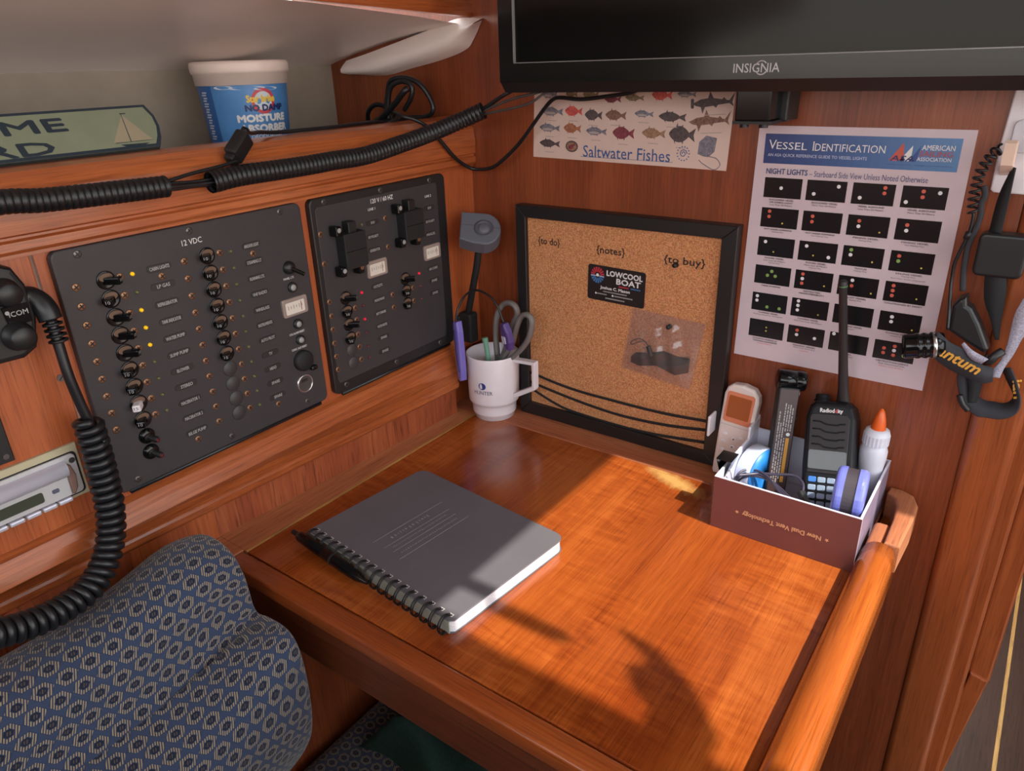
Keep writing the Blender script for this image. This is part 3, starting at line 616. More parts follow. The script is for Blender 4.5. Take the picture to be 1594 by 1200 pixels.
# ------------------------------------------------------------------ on the aft bulkhead
def tv():
    yf, x0, x1, z0, z1 = -0.100, 0.1327, 0.768, 0.4823, 0.845
    t = thing('television', 'black flat television on the bulkhead above the charts, only its lower edge showing', 'television', (0.45, -0.075, z0))
    s = MB(); xs0, xs1, zs0, zs1 = x0+0.0215, x1-0.0215, z0+0.0335, z1-0.0215
    s.bx(x0+0.002, x1-0.002, yf+0.010, -0.052, z0+0.003, z1, BLKM, 0.004, 2)
    for q in ((x0, x1, z0+0.012, zs0), (x0, x1, zs1, z1), (x0, xs0, zs0, zs1), (xs1, x1, zs0, zs1)): s.bx(q[0], q[1], yf, yf+0.012, q[2], q[3], BLKG)
    part(s, 'bezel', t)
    s = MB(); s.add([(x0, yf+0.001, z0+0.0122), (x1, yf+0.001, z0+0.0122), (x1, yf+0.011, z0), (x0, yf+0.011, z0), (x0, yf+0.02, z0), (x1, yf+0.02, z0), (x1, yf+0.02, z0+0.0122), (x0, yf+0.02, z0+0.0122)], [(0, 3, 2, 1), (3, 4, 5, 2), (4, 7, 6, 5), (0, 1, 6, 7), (0, 7, 4, 3), (1, 2, 5, 6)], BLK); part(s, 'lower_lip', t)
    s = MB(); s.bx(xs0, xs1, yf+0.004, yf+0.006, zs0, zs1, mat('screen_black', (10, 11, 12), 0.12, spec=0.18)); part(s, 'screen', t)
    s = MB(); gm = mat('bezel_line', (120, 120, 122), 0.3)
    for q in ((xs0, xs1, zs0-0.0006, zs0+0.0004), (xs0-0.0006, xs0+0.0004, zs0, zs1)): s.bx(q[0], q[1], yf-0.0003, yf+0.004, q[2], q[3], gm)
    part(s, 'bezel_line', t, 'thin pale line around the screen')
    s = MB(); s.text('INSIGNIA', FB(0.4485, 0.5045, yf-0.0003), 0.046, 0.0085, mat('logo_silver', (176, 174, 176), 0.35), 0.008)
    s.tube([(0.4535+0.0058*math.cos(a), yf-0.0003, 0.5045+0.0062*math.sin(a)) for a in [math.radians(40+k*15) for k in range(8)]], 0.0006, mat('logo_silver', (176, 174, 176), 0.35), n=6)
    s.tube([(0.4535+0.0058*math.cos(a), yf-0.0003, 0.5045+0.0062*math.sin(a)) for a in [math.radians(220+k*15) for k in range(8)]], 0.0006, mat('logo_silver', (176, 174, 176), 0.35), n=6)
    part(s, 'logo', t, 'silver maker lettering')
    m = thing('television_bracket', 'black metal wall bracket with two knobs under the television', 'bracket', (0.443, -0.03, 0.447))
    s = MB(); s.bx(0.4215, 0.4590, -0.075, -0.035, 0.4525, 0.488, BLKG, 0.002, 2); part(s, 'swivel_block', m)
    s = MB(); s.bx(0.424, 0.4660, -0.040, 0.0, 0.450, 0.490, BLK, 0.002, 2); s.bx(0.4190, 0.4615, -0.073, -0.03, 0.4495, 0.4527, BLK); part(s, 'wall_plate', m)
    for x in (0.4285, 0.4490):
        s = MB(); s.cyl(0.0048, 0.005, BLK, M=FT(x, -0.062, 0.4455), n=16); part(s, 'knob', m)
tv()

def fish_poly(L, H, tail=0.24, fin=0.35, belly=1.0):
    P = []
    n = 12; bl = L*(1-tail)
    top = [(-L/2+bl*t, H/2*math.sin(math.pi*min(1, t*0.93+0.02))**0.75) for t in [k/n for k in range(n+1)]]
    bot = [(x, -y*belly) for x, y in top]
    q = []
    for i, (x, y) in enumerate(top):
        q.append((x, y))
        if i == 4: q.append((x+bl*0.06, H/2*(1+fin)))
        if i == 7: q.append((x+bl*0.10, H/2*(1+fin*0.4)))
    q += [(L/2, H*0.42), (L/2-L*0.06, 0), (L/2, -H*0.42)]
    for i, (x, y) in reversed(list(enumerate(bot))):
        if i == 8: q.append((x+bl*0.06, -H/2*(1+fin*0.5)))
        q.append((x, y))
        if i == 4: q.append((x+bl*0.03, -H/2*(1+fin*0.7)))
    return q
def fishes():
    s = MB(); th = 0.0005
    C = [(0.1118, 0.3950), (0.3900, 0.3904), (0.3960, 0.535), (0.1178, 0.540)]
    s.prism(C, th, PAPER2, M=FB(0, 0, 0))
    z = th+0.0002; M = FB(0, 0, 0)
    fc = {'g': (120, 116, 128), 'r': (196, 84, 76), 'd': (84, 72, 74), 'b': (128, 92, 78), 'o': (158, 100, 74), 'm': (128, 58, 70), 't': (150, 116, 92), 'y': (130, 112, 84)}
    fm = {k: mat('fish_ink_'+k, v, 0.5, noise=0.35, nscale=320) for k, v in fc.items()}
    cap = mat('caption_grey', (176, 158, 152), 0.6)
    rows = [(0.1402, 0.4760, 'g', .024, .010), (0.1744, 0.4762, 'y', .018, .008), (0.2033, 0.4755, 'y', .024, .010), (0.2353, 0.4702, 'm', .024, .009), (0.2660, 0.4718, 'y', .026, .008), (0.3027, 0.4749, 'r', .027, .012), (0.3344, 0.4758, 'g', .024, .007),
            (0.1443, 0.4547, 'g', .034, .011), (0.1776, 0.4553, 'r', .027, .012), (0.2077, 0.4508, 'd', .026, .013), (0.2402, 0.4510, 'b', .030, .012), (0.2796, 0.4531, 'g', .026, .008), (0.3176, 0.4501, 'd', .036, .011),
            (0.1397, 0.4337, 'g', .033, .010), (0.1756, 0.4339, 'o', .027, .012), (0.2122, 0.4310, 'g', .031, .010), (0.2518, 0.4298, 'm', .031, .015), (0.2938, 0.4306, 't', .032, .012), (0.3314, 0.4303, 'd', .034, .019), (0.1395, 0.4136, 'd', .033, .010)]
    for i, (x, zz, k, L, H) in enumerate(rows):
        A = FB(x, zz, 0, -0.04)
        s.flat(fish_poly(L, H, 0.24, 0.45 if H/L > 0.3 else 0.7), fm[k], A, z)
        s.flat(ellipse(L*0.26, H*0.16, 14, -L*0.1, -H*0.2), mat('fish_belly', (176, 160, 156), 0.5), A, z+0.00015) if k == 'g' else None
        s.flat(ellipse(L*0.022, L*0.022, 8, -L*0.41, H*0.08), INK_K, A, z+0.0003)
        if i > 6: s.box((0, -H*0.5-0.0062, z), (0.014, 0.0009, 0.0001), cap, M=A)
    for x, zz, L, hm in ((0.3682, 0.4666, 0.052, True), (0.3649, 0.4462, 0.052, False)):
        A = FB(x, zz, 0, 0.06)
        q = [(-L*.5, 0), (-L*.3, .0042), (-L*.13, .005), (-L*.08, .0125), (0, .0048), (L*.2, .0030), (L*.24, .0052), (L*.3, .0020), (L*.36, .0014), (L*.5, .0105), (L*.43, -.0005), (L*.47, -.0055), (L*.36, -.0016), (L*.1, -.0028), (L*.06, -.006), (0, -.0036), (-L*.2, -.0045), (-L*.26, -.012), (-L*.3, -.0042), (-L*.42, -.0028)]
        s.flat(q, fm['d'] if hm else fm['b'], A, z)
        if hm: s.flat(rrect(.004, .011, .0018, 3, -L*.5, 0), fm['d'], A, z+0.0001)
        s.box((0.002, -0.0135, z), (0.026, 0.0009, 0.0001), cap, M=A)
    A = FB(0.3650, 0.4170, 0, -0.12)
    s.flat([(-.011, -.010), (-.0115, .004), (-.004, .0125), (.0095, .0115), (.0095, -.004), (.003, -.0115), (-.004, -.0115)], fm['g'], A, z)
    s.tube([FB(0.3650, 0.4170, -z) @ Vector(p) for p in catmull([(.003, -.011, 0), (.012, -.013, 0), (.017, -.020, 0), (.010, -.026, 0), (-.004, -.020, 0), (-.010, -.0155, 0)], 6)], 0.0005, fm['g'], n=6)
    A = FB(0.1746, 0.4109); s.flat(ellipse(.0098, .0074, 22), fm['d'], A, z); s.flat(ellipse(.0078, .0054, 20), fm['t'], A, z+.0001); s.flat(fish_poly(.012, .006), fm['m'], FB(0.1746, 0.4109, 0, .5), z+.0002)
    blue = mat('ink_blue', (60, 88, 142), 0.5)
    A = FB(0.3344, 0.4081)
    for k in range(14):
        a = 2*math.pi*k/14; s.box((math.cos(a)*.0078, math.sin(a)*.0082, z), (.0016, .0014, .0001), blue, M=A)
    s.tube([FB(0.3344, 0.4081, -z) @ Vector((math.cos(a)*(.0052-.0006*k), math.sin(a)*(.0052-.0006*k), 0)) for k, a in [(k*.5, k*.75) for k in range(14)]], .0005, blue, n=6)
    A = FB(0.2549, 0.4040, 0, -0.012)
    s.text('Saltwater Fishes', A @ Matrix.Translation((0, 0.0010, z)), 0.125, 0.0150, blue, 0.004)
    for x in (-0.0610, 0.0128): pass
    s.box((0.0, -0.0062, z), (0.133, 0.0005, 0.0001), blue, M=A)
    single(s, 'fish_chart', 'fish identification chart titled Saltwater Fishes, half hidden above the cork board', 'poster', (0.25, 0, 0.39))
fishes()

def vessel():
    s = MB(); th = 0.0006; M = FB(0, 0, 0); z = th+0.0002
    s.prism([(0.4249, 0.4426), (0.6394, 0.4424), (0.6398, 0.1630), (0.4213, 0.1636)], th, PAPER, M=M)
    navy = mat('banner_navy', (44, 66, 124), 0.3, coat=0.5); sky = mat('banner_blue', (84, 128, 178), 0.3, coat=0.5)
    n = 24
    for k in range(n):
        t = (k+0.5)/n; c = tuple(40+(92-40)*t if i == 0 else (58+(136-58)*t if i == 1 else 112+(186-112)*t) for i in range(3))
        s.flat([(0.4331+0.1954*k/n, 0.4341), (0.4331+0.1954*(k+1)/n, 0.4341), (0.4331+0.1954*(k+1)/n, 0.4018), (0.4331+0.1954*k/n, 0.4018)], mat('banner_%d' % k, c, 0.3, coat=0.5), M, z)
    zt = z+0.0002
    def tx(t, x0, x1, zc, h, m, off=0.006): s.text(t, FB((x0+x1)/2, zc, -zt), x1-x0, h, m, off)
    tx('V', 0.4378, 0.4462, 0.4226, 0.0098, INK_W, 0.0); tx('ESSEL', 0.4466, 0.4800, 0.4215, 0.0078, INK_W, 0.0); tx('I', 0.4862, 0.4874, 0.4222, 0.0098, INK_W, 0.0); tx('DENTIFICATION', 0.4885, 0.5596, 0.4212, 0.0078, INK_W, 0.0)
    tx('AN ASA QUICK REFERENCE GUIDE TO VESSEL LIGHTS', 0.4377, 0.5430, 0.4110, 0.0038, mat('ink_pale_blue', (196, 204, 226), 0.5), 0.0)
    tx('AMERICAN', 0.5935, 0.6232, 0.4246, 0.0052, INK_W, 0.01); tx('SAILING', 0.5920, 0.6222, 0.4186, 0.0052, mat('ink_red', (176, 72, 66), 0.5), 0.012); tx('ASSOCIATION', 0.5905, 0.6216, 0.4132, 0.0038, INK_W, 0.008)
    for (p, m) in (([(0.5640, 0.4105), (0.5760, 0.4290), (0.5790, 0.4105)], mat('sail_red', (190, 84, 70), 0.4)), ([(0.5740, 0.4105), (0.5850, 0.4262), (0.5850, 0.4105)], INK_W), ([(0.5830, 0.4105), (0.5925, 0.4262), (0.5900, 0.4105)], mat('sail_blue', (52, 76, 140), 0.4))): s.flat(p, m, M, z+0.0001)
    s.text('ASA', FB(0.5775, 0.4132, -zt-0.0001), 0.023, 0.0058, mat('ink_navy', (36, 48, 100), 0.5), 0.02, shear=0.25)
    tx('www.asa.com  info@americansailing', 0.5635, 0.6232, 0.4068, 0.0014, mat('ink_navy', (36, 48, 100), 0.5), 0.0)
    nv = mat('ink_dark_blue', (62, 72, 116), 0.5)
    tx('NIGHT LIGHTS', 0.4379, 0.4842, 0.3934, 0.0064, nv, 0.02); tx('– Starboard Side View Unless Noted Otherwise', 0.4862, 0.6045, 0.3928, 0.0064, nv, 0.0)
    cell = mat('chart_cell', (22, 22, 26), 0.22, coat=0.6)
    lc = {'w': mat('lamp_white', (226, 222, 226), 0.5), 'r': mat('lamp_red', (204, 92, 74), 0.5), 'g': mat('lamp_green', (128, 164, 84), 0.5), 'y': mat('lamp_yellow', (206, 190, 80), 0.5)}
    X0 = [0.4375, 0.4852, 0.5336, 0.5826]; W = 0.0424; H = 0.0226; Z0 = [0.3863-0.03430*r for r in range(6)]
    caps = [['ANCHORED VESSEL|OR STERN LIGHT|Less Than 50 Meters', 'ANCHORED VESSEL|More Than 50 Meters', 'VESSEL AGROUND|Less Than 50 Meters', 'VESSEL AGROUND|More Than 50 Meters'],
            ['NOT UNDER COMMAND|Making Way', 'NOT UNDER COMMAND|Not Making Way', 'FISHING VESSEL|Making Way', 'FISHING VESSEL|Not Making Way'],
            ['POWER VESSEL|Less than 50 Meters|Making Way', 'POWER VESSEL|More than 50 Meters|Making Way', 'TRAWLER|Making Way', 'SAILING VESSEL|Making Way|Red Over Green (Optional)'],
            ['MINE SWEEPER', 'RESTRICTED|MANEUVERABILITY', 'PILOT VESSEL|Making Way', 'CONSTRAINED BY DRAFT'],
            ['TOWING VESSEL|Pushing Ahead or Alongside', 'TOWING VESSEL|With Tow Over 200 Meters', 'TOWING VESSEL|Astern', 'TOWING VESSEL|Making Way'],
            ['PUSHING AHEAD or|TOWING ALONGSIDE|Inland Waters', 'FISHING VESSEL|With Gear Extending|Outboard', 'VESSEL|Restricted', 'OBSTRUCTION LIGHTS|Red: Obstructed Side|Green: Safe to Pass']]
    lamps = [['w.46.5', 'w.2.33 w.8.75', 'w.2.3 r.76.83 r.76.58', 'w.12.25 r.47.78 r.47.52 w.83.75'],
             ['r.22.82 r.22.55 y.6.25', 'r.25.75 r.25.48', 'r.28.72 w.28.46 y.8.25', 'r.25.72 w.25.46'],
             ['w.2.75 y.45.25', 'w.2.75 y.4.3 w.8.28', 'g.2.8 w.2.55 y.75.3', 'r.2.75 g.2.5 y.75.28'],
             ['g.47.72 g.36.48 g.58.48', 'r.2.8 w.2.55 r.2.3 y.8.3', 'w.35.8 r.35.52 y.85.25', 'r.2.8 r.2.55 r.2.3 y.78.28'],
             ['w.14.8 w.14.55 g.45.25 g.8.25', 'w.18.85 w.18.6 w.18.35 y.75.25', 'w.2.8', 'w.3.75 w.3.5 y.82.22'],
             ['y.5.6 y.5.4', 'r.25.75 w.25.5 w.75.45', 'w.1.9', 'r.25.6 r.25.35 r.5.78 w.5.55 r.5.3 g.75.6 g.75.35']]
    red = mat('caption_red', (200, 110, 100), 0.6)
    for r in range(6):
        for c in range(4):
            x, zz = X0[c], Z0[r]
            s.flat([(x, zz), (x+W, zz), (x+W, zz-H), (x, zz-H)], cell, M, z)
            for q in lamps[r][c].split():
                k = q[0]; p = q[1:].split('.')[1:]; u, v = float('0.'+p[0]), float('0.'+p[1]); rr = 0.0010 if k == 'y' else 0.00205
                s.flat(ellipse(rr, rr, 12, x+W*u, zz-H*(1-v)), lc[k], M, z+0.0002)
            for i, t in enumerate(caps[r][c].split('|')):
                up = t.upper() == t or t.startswith('PUSHING'); w = min(W*0.92, (0.00190 if up else 0.00135)*len(t))
                s.text(t, FB(x+W*0.5, zz-H-0.0022-0.0029*i, -zt), w, 0.0018, (red if (r == 5 and i == 2) else INK_K), 0.02 if up else 0.0)
    single(s, 'vessel_light_chart', 'laminated Vessel Identification chart of night lights pinned on the bulkhead', 'poster', (0.531, 0, 0.163))
vessel()

def cork():
    t = thing('cork_board', 'square cork note board in a flat black frame, standing behind the table', 'notice board', (0.253, -0.01, 0.0))
    x0, x1, z0, z1, w, yf = 0.0903, 0.4175, 0.0008, 0.3300, 0.0168, -0.018
    s = MB()
    O = [(x0, z0), (x1, z0), (x1, z1), (x0, z1)]; In = [(x0+w, z0+w+0.003), (x1-w-0.0025, z0+w+0.001), (x1-w-0.0025, z1-w), (x0+w, z1-w)]
    fm = mat('frame_black', (30, 27, 28), 0.42)
    for i in range(4):
        j = (i+1) % 4; s.prism([O[i], O[j], In[j], In[i]], 0.017, fm, M=FB(0, 0, -0.001), bev=0.0008, seg=1)
    part(s, 'frame', t)
    s = MB(); s.bx(x0+0.010, x1-0.010, -0.011, -0.003, z0+0.012, z1-0.010, CORK); part(s, 'cork_sheet', t)
    for (txt, x, z, wd) in (('{to do}', 0.1434, 0.2800, 0.0368), ('{notes}', 0.2430, 0.2781, 0.0435), ('{to buy}', 0.3496, 0.2772, 0.0560)):
        s = MB(); s.text(txt, FB(x, z, -0.0112), wd, 0.0135, mat('cork_print', (46, 32, 28), 0.7), 0.012); part(s, 'lettering', t)
    el = mat('elastic_black', (28, 24, 26), 0.75)
    for P in ([(0.1023,0.0710),(0.1798,0.0605),(0.2590,0.0584),(0.3321,0.0589),(0.3990,0.0637)], [(0.1019,0.0550),(0.1798,0.0442),(0.2596,0.0379),(0.3332,0.0410),(0.3990,0.0501)], [(0.1025,0.0452),(0.1503,0.0289),(0.1923,0.0220),(0.2980,0.0205),(0.3990,0.0308)]):
        P = catmull([(x, -0.0128, z) for x, z in P], 6); s = MB(); s.tube(P, 0.0022, el, n=8, flat=0.5); part(s, 'elastic_cord', t)
cork()
def pin(x, z, y, lab):
    s = MB(); s.lathe([(0, 0.0075), (0.0026, 0.0072), (0.0032, 0.006), (0.0022, 0.0035), (0.0022, 0.002), (0.0034, 0.0008), (0.0034, 0.0), (0, 0)], BLK, M=FB(x, z, y), n=16); s.cyl(0.0005, 0.006, STEEL, M=FB(x, z, y+0.0055), n=8)
    single(s, 'push_pin', lab, 'pin', (x, y, z), 'black push pins')
pin(0.3391, 0.2724, -0.0112, 'black push pin stuck in the cork just under the words to buy')
pin(0.3369, 0.1895, -0.0148, 'black push pin holding the clear bag of straps')
def card():
    t = thing('business_card', 'black business card with red and blue sun logo pinned on the cork board', 'card', (0.2530, -0.0118, 0.206))
    M = FB(0.2528, 0.2318, -0.0113, -0.024)
    s = MB(); s.prism(rrect(0.0882, 0.0500, 0.0035, 4), 0.0005, mat('card_black', (34, 28, 30), 0.4), M=M); part(s, 'card_stock', t)
    s = MB(); z = 0.0008; rd = mat('card_red', (190, 52, 66), 0.5); bl = mat('card_blue', (70, 120, 176), 0.5)
    for k in range(16):
        a = 2*math.pi*(k+0.5)/16; c = rd if math.sin(a) > 0 else bl
        s.flat([(math.cos(a-.16)*.0045, math.sin(a-.16)*.0045), (math.cos(a-.12)*.0105, math.sin(a-.12)*.0115), (math.cos(a+.12)*.0105, math.sin(a+.12)*.0115), (math.cos(a+.16)*.0045, math.sin(a+.16)*.0045)], c, M @ Matrix.Translation((-0.0290, 0.0110, 0)), z)
    s.flat(ellipse(.0022, .0022, 12), INK_W, M @ Matrix.Translation((-0.0290, 0.0110, 0)), z); s.box((-0.029, 0.0098, z), (0.021, 0.0008, 0.0001), INK_W, M=M)
    part(s, 'logo', t, 'half red half blue sun logo')
    s = MB()
    for (txt, x, y, w, h, off, m) in (('LOWCOOL', 0.0125, 0.0160, 0.055, 0.0082, 0.03, INK_W), ('BOAT', 0.0190, 0.0065, 0.037, 0.0085, 0.03, INK_W), ('Joshua C. Mason', -0.0010, -0.0060, 0.046, 0.0058, 0.02, INK_W), (None, -0.001, -0.0108, 0.036, 0.0020, 0.0, INK_G), (None, -0.021, -0.0150, 0.015, 0.0020, 0, INK_G), (None, 0.0125, -0.0150, 0.028, 0.0020, 0, INK_G), (None, 0.0, -0.0200, 0.030, 0.0022, 0, INK_G), (None, 0.012, -0.0005, 0.014, 0.0022, 0.01, rd), (None, 0.030, -0.0005, 0.014, 0.0022, 0.01, bl)):
        if txt is None:                      # small print, too small to read
            k = 0.0
            while k < w: q = 0.0009+0.0012*random.random(); s.box((x-w/2+k+q/2, y, z), (q, h*0.8, 0.0001), m, M=M); k += q+0.0005
            continue
        s.text(txt, M @ Matrix.Translation((x, y, z)), w, h, m, off)
    s.flat(ellipse(.0014, .0014, 10, -0.0305, -0.0150), INK_W, M, z); s.flat(ellipse(.0014, .0014, 10, -0.0040, -0.0150), INK_W, M, z)
    part(s, 'lettering', t)
card()
def bag():
    C = [Vector(p) for p in ((0.2811, 0.2050), (0.3853, 0.2004), (0.3702, 0.1038), (0.2665, 0.1149))]
    def pt(u, v, k):
        p = (C[0]*(1-u)+C[1]*u)*(1-v)+(C[3]*(1-u)+C[2]*u)*v
        e = 16*u*(1-u)*v*(1-v); pf = 0.004+0.011*e*(0.25+0.75*v)+0.0030*math.sin(19*u+7*v+k)*math.sin(15*v-6*u+2*k)*min(1, e*2)
        return Vector((p.x, -0.0112-(pf if k else 0.0006), p.y))
    s = MB(); n = 22; V = []; F = []
    for k in (0, 1):
        o = len(V)
        for i in range(n+1):
            for j in range(n+1): V.append(pt(i/n, j/n, k))
        for i in range(n):
            for j in range(n): F.append((o+i*(n+1)+j, o+(i+1)*(n+1)+j, o+(i+1)*(n+1)+j+1, o+i*(n+1)+j+1))
    s.add(V, F, BAG, I4, True); single(s, 'plastic_bag', 'clear plastic bag of black straps pinned to the cork board', 'bag', (0.326, -0.012, 0.104))
    t = thing('wrist_strap', 'black wrist strap with cord loop folded inside the clear plastic bag', 'strap', (0.325, -0.0165, 0.120))
    s = MB(); V = [(0.2815, 0.1345), (0.2880, 0.1417), (0.3100, 0.1450), (0.3287, 0.1519), (0.3500, 0.1480), (0.3670, 0.1490), (0.3665, 0.1285), (0.3475, 0.1210), (0.3200, 0.1290), (0.2950, 0.1235), (0.2815, 0.1262)]
    s.prism(V, 0.0035, mat('webbing_black', (22, 19, 19), 0.7), M=FB(0, 0, -0.0124), bev=0.001, seg=1); part(s, 'webbing', t)
    s = MB(); s.tube(catmull([(0.3075, -0.0165, 0.1560), (0.3098, -0.0165, 0.1500), (0.3128, -0.0165, 0.1420)], 6), 0.0032, BLK, n=10); part(s, 'cord_lock', t)
    s = MB(); s.tube(catmull([(0.3075, -0.016, 0.1550), (0.3040, -0.016, 0.1600), (0.2950, -0.0155, 0.1640), (0.2850, -0.015, 0.1600), (0.2800, -0.0145, 0.1550), (0.2830, -0.015, 0.1530), (0.2910, -0.0155, 0.1580), (0.3020, -0.016, 0.1615), (0.3070, -0.016, 0.1560)], 6), 0.0006, BLK, n=6); part(s, 'cord_loop', t)
bag()

# ------------------------------------------------------------------ hook and headlamp at the right
def hook():
    t = thing('wall_hook', 'white plastic adhesive hook on the bulkhead at the far right', 'hook', (0.668, -0.004, 0.385))
    s = MB(); s.prism([(0.6605, 0.3875), (0.6635, 0.3850), (0.6900, 0.3845), (0.6925, 0.3875), (0.6930, 0.4780), (0.6910, 0.4820), (0.6650, 0.4820), (0.6620, 0.4780), (0.6600, 0.4250)], 0.0045, WHITE, M=FB(0, 0, 0), bev=0.0015); part(s, 'back_plate', t)
    s = MB(); s.prism(rrect(0.022, 0.030, 0.006, 4, 0.679, 0.438), 0.0035, mat('hook_grey', (206, 200, 210), 0.4), M=FB(0, 0, -0.0042), bev=0.001); part(s, 'raised_pad', t)
    s = MB(); pr = [(0.0, 0.400), (-0.010, 0.404), (-0.020, 0.407), (-0.0285, 0.414), (-0.030, 0.434), (-0.0265, 0.4365), (-0.0235, 0.434), (-0.022, 0.420), (-0.014, 0.414), (0.0, 0.412)]
    s.prism([(-y, z) for y, z in pr], 0.0105, mat('hook_cream', (228, 200, 184), 0.35), M=Matrix(((0, 0, 1, 0.6655), (-1, 0, 0, 0), (0, 1, 0, 0), (0, 0, 0, 1))), bev=0.0012); part(s, 'hook_arm', t)
hook()
def headlamp():
    t = thing('headlamp', 'black headlamp with yellow lettering hanging by its straps from the white hook', 'headlamp', (0.69, -0.03, 0.163))
    wb = mat('strap_black', (30, 29, 32), 0.85); wg = mat('strap_charcoal', (46, 46, 52), 0.8); refl = mat('strap_reflective', (150, 146, 162), 0.6, noise=0.35, nscale=700)
    # coiled cord then straight cable
    path = catmull([(0.664, -0.024, 0.4285), (0.6590, -0.028, 0.4255), (0.6545, -0.03, 0.4175), (0.6512, -0.03, 0.4080), (0.6500, -0.03, 0.3985), (0.6500, -0.03, 0.3885), (0.6505, -0.03, 0.3790), (0.6520, -0.03, 0.3690)], 8)
    s = MB(); s.tube(helix(path, 0.0044, 0.0066, 12), 0.00125, BLKR, n=7); part(s, 'coiled_cord', t)
    s = MB(); s.tube(catmull([(0.6520, -0.03, 0.3690), (0.6533, -0.03, 0.3654), (0.6530, -0.03, 0.3491), (0.6491, -0.03, 0.3321), (0.6462, -0.03, 0.3165), (0.6470, -0.03, 0.2994), (0.6490, -0.034, 0.285), (0.6520, -0.040, 0.268), (0.6540, -0.043, 0.252)], 6), 0.0017, BLKR, n=8)
    s.tube([(0.6515, -0.03, 0.3430), (0.6530, -0.03, 0.3500)], 0.0032, BLK, n=10); part(s, 'cable', t)
    s = MB(); s.tube(catmull([(0.6565, -0.031, 0.3950), (0.6590, -0.031, 0.386), (0.6575, -0.031, 0.378), (0.6590, -0.031, 0.366), (0.6575, -0.031, 0.352), (0.6545, -0.031, 0.335), (0.6560, -0.033, 0.31), (0.6590, -0.036, 0.292)], 6), 0.0028, wg, n=8, flat=0.5); part(s, 'strap', t)
    # battery case
    s = MB(); s.prism(rrect(0.042, 0.042, 0.006, 4, 0.6835, 0.3305), 0.018, BLK, M=FB(0, 0, -0.020), bev=0.003, seg=3); part(s, 'battery_case', t)
    s = MB(); s.ribbon([(0.6755, -0.020, 0.412), (0.6700, -0.024, 0.385), (0.6690, -0.028, 0.350)], [(0.6780, -0.026, 0.412), (0.6790, -0.030, 0.385), (0.6795, -0.032, 0.350)], 0.0015, wb); part(s, 'strap', t)
    s = MB(); s.ribbon([(0.6740, -0.028, 0.3130), (0.6755, -0.024, 0.296), (0.6790, -0.022, 0.280), (0.6880, -0.022, 0.262), (0.6960, -0.024, 0.243)], [(0.6910, -0.022, 0.3130), (0.6945, -0.020, 0.296), (0.6960, -0.019, 0.280), (0.6970, -0.020, 0.262), (0.6990, -0.022, 0.243)], 0.0014, wb); part(s, 'strap', t)
    # lamp head: a barrel pointing left and a little down
    A = axis_frame((0.6475, -0.040, 0.2330), (-1.0, -0.30, -0.16))
    s = MB(); s.lathe([(0, -0.006), (0.0125, -0.006), (0.0140, 0.0), (0.0140, 0.006), (0.0128, 0.007), (0.0128, 0.009), (0.0136, 0.010), (0.0136, 0.013), (0.0128, 0.0138), (0.0128, 0.016), (0.0136, 0.0168), (0.0136, 0.020), (0.0128, 0.0208), (0.0130, 0.030), (0.0120, 0.0315), (0.0108, 0.0305), (0, 0.0290)], BLKG, M=A, n=28); o = part(s, 'lamp_head', t)
    s = MB(); s.lathe([(0.01405, 0.0015), (0.0145, 0.002), (0.0145, 0.0045), (0.01405, 0.005)], STEEL, M=A, n=28); part(s, 'bezel_ring', o, 'bright metal ring')
    s = MB(); s.prism([(0.6530, 0.2760), (0.6575, 0.2840), (0.6640, 0.2880), (0.6660, 0.2790), (0.6705, 0.2765), (0.6800, 0.2620), (0.6930, 0.2370), (0.6900, 0.2310), (0.6720, 0.2400), (0.6540, 0.2500)], 0.018, BLK, M=FB(0, 0, -0.022), bev=0.004, seg=3); part(s, 'lamp_bracket', t)
    fa = catmull([(0.6440, -0.046, 0.2440), (0.6466, -0.048, 0.2492), (0.6593, -0.047, 0.2404), (0.6731, -0.046, 0.2347), (0.6891, -0.044, 0.2225), (0.7000, -0.040, 0.2190)], 8)
    fb = catmull([(0.6445, -0.046, 0.2280), (0.6502, -0.048, 0.2199), (0.6640, -0.047, 0.2115), (0.6760, -0.046, 0.2070), (0.6930, -0.044, 0.2015), (0.7030, -0.040, 0.2040)], 8)
    s = MB(); s.ribbon(fa, fb, 0.0018, wg, n=1); o = part(s, 'front_strap', t)
    s = MB(); yl = mat('strap_yellow', (214, 156, 60), 0.6)
    M = frame((0.6705, -0.0492, 0.2230), (0.0395, 0.003, -0.0165), (0.3, 0.0, 1.0)); s.text('antum', M, 0.0430, 0.0098, yl, 0.03, shear=0.2); part(s, 'lettering', o, 'yellow lettering')
    s = MB(); s.ribbon([(0.6710, -0.047, 0.2430), (0.6800, -0.0475, 0.2360), (0.6950, -0.046, 0.2290)], [(0.6690, -0.047, 0.2400), (0.6800, -0.0475, 0.2270), (0.6900, -0.046, 0.2230)], 0.001, refl); part(s, 'reflective_tab', t)
    s = MB(); s.ribbon([(0.7115, -0.028, 0.2950), (0.7070, -0.028, 0.2761), (0.7065, -0.028, 0.2601), (0.7070, -0.03, 0.2430), (0.7050, -0.031, 0.2250), (0.7010, -0.032, 0.2150), (0.6995, -0.033, 0.2060)], [(0.7215, -0.024, 0.2950), (0.7215, -0.024, 0.2761), (0.7205, -0.024, 0.2601), (0.7170, -0.026, 0.2450), (0.7143, -0.028, 0.2320), (0.7100, -0.03, 0.2180), (0.7080, -0.031, 0.2057)], 0.0014, refl); part(s, 'reflective_strap', t, 'grey reflective strap')
    s = MB(); s.tube(catmull([(0.6910, -0.040, 0.2290), (0.6960, -0.044, 0.2260), (0.7000, -0.043, 0.2330), (0.7050, -0.038, 0.2370)], 6), 0.0042, BLK, n=10, flat=0.6); part(s, 'buckle', t)
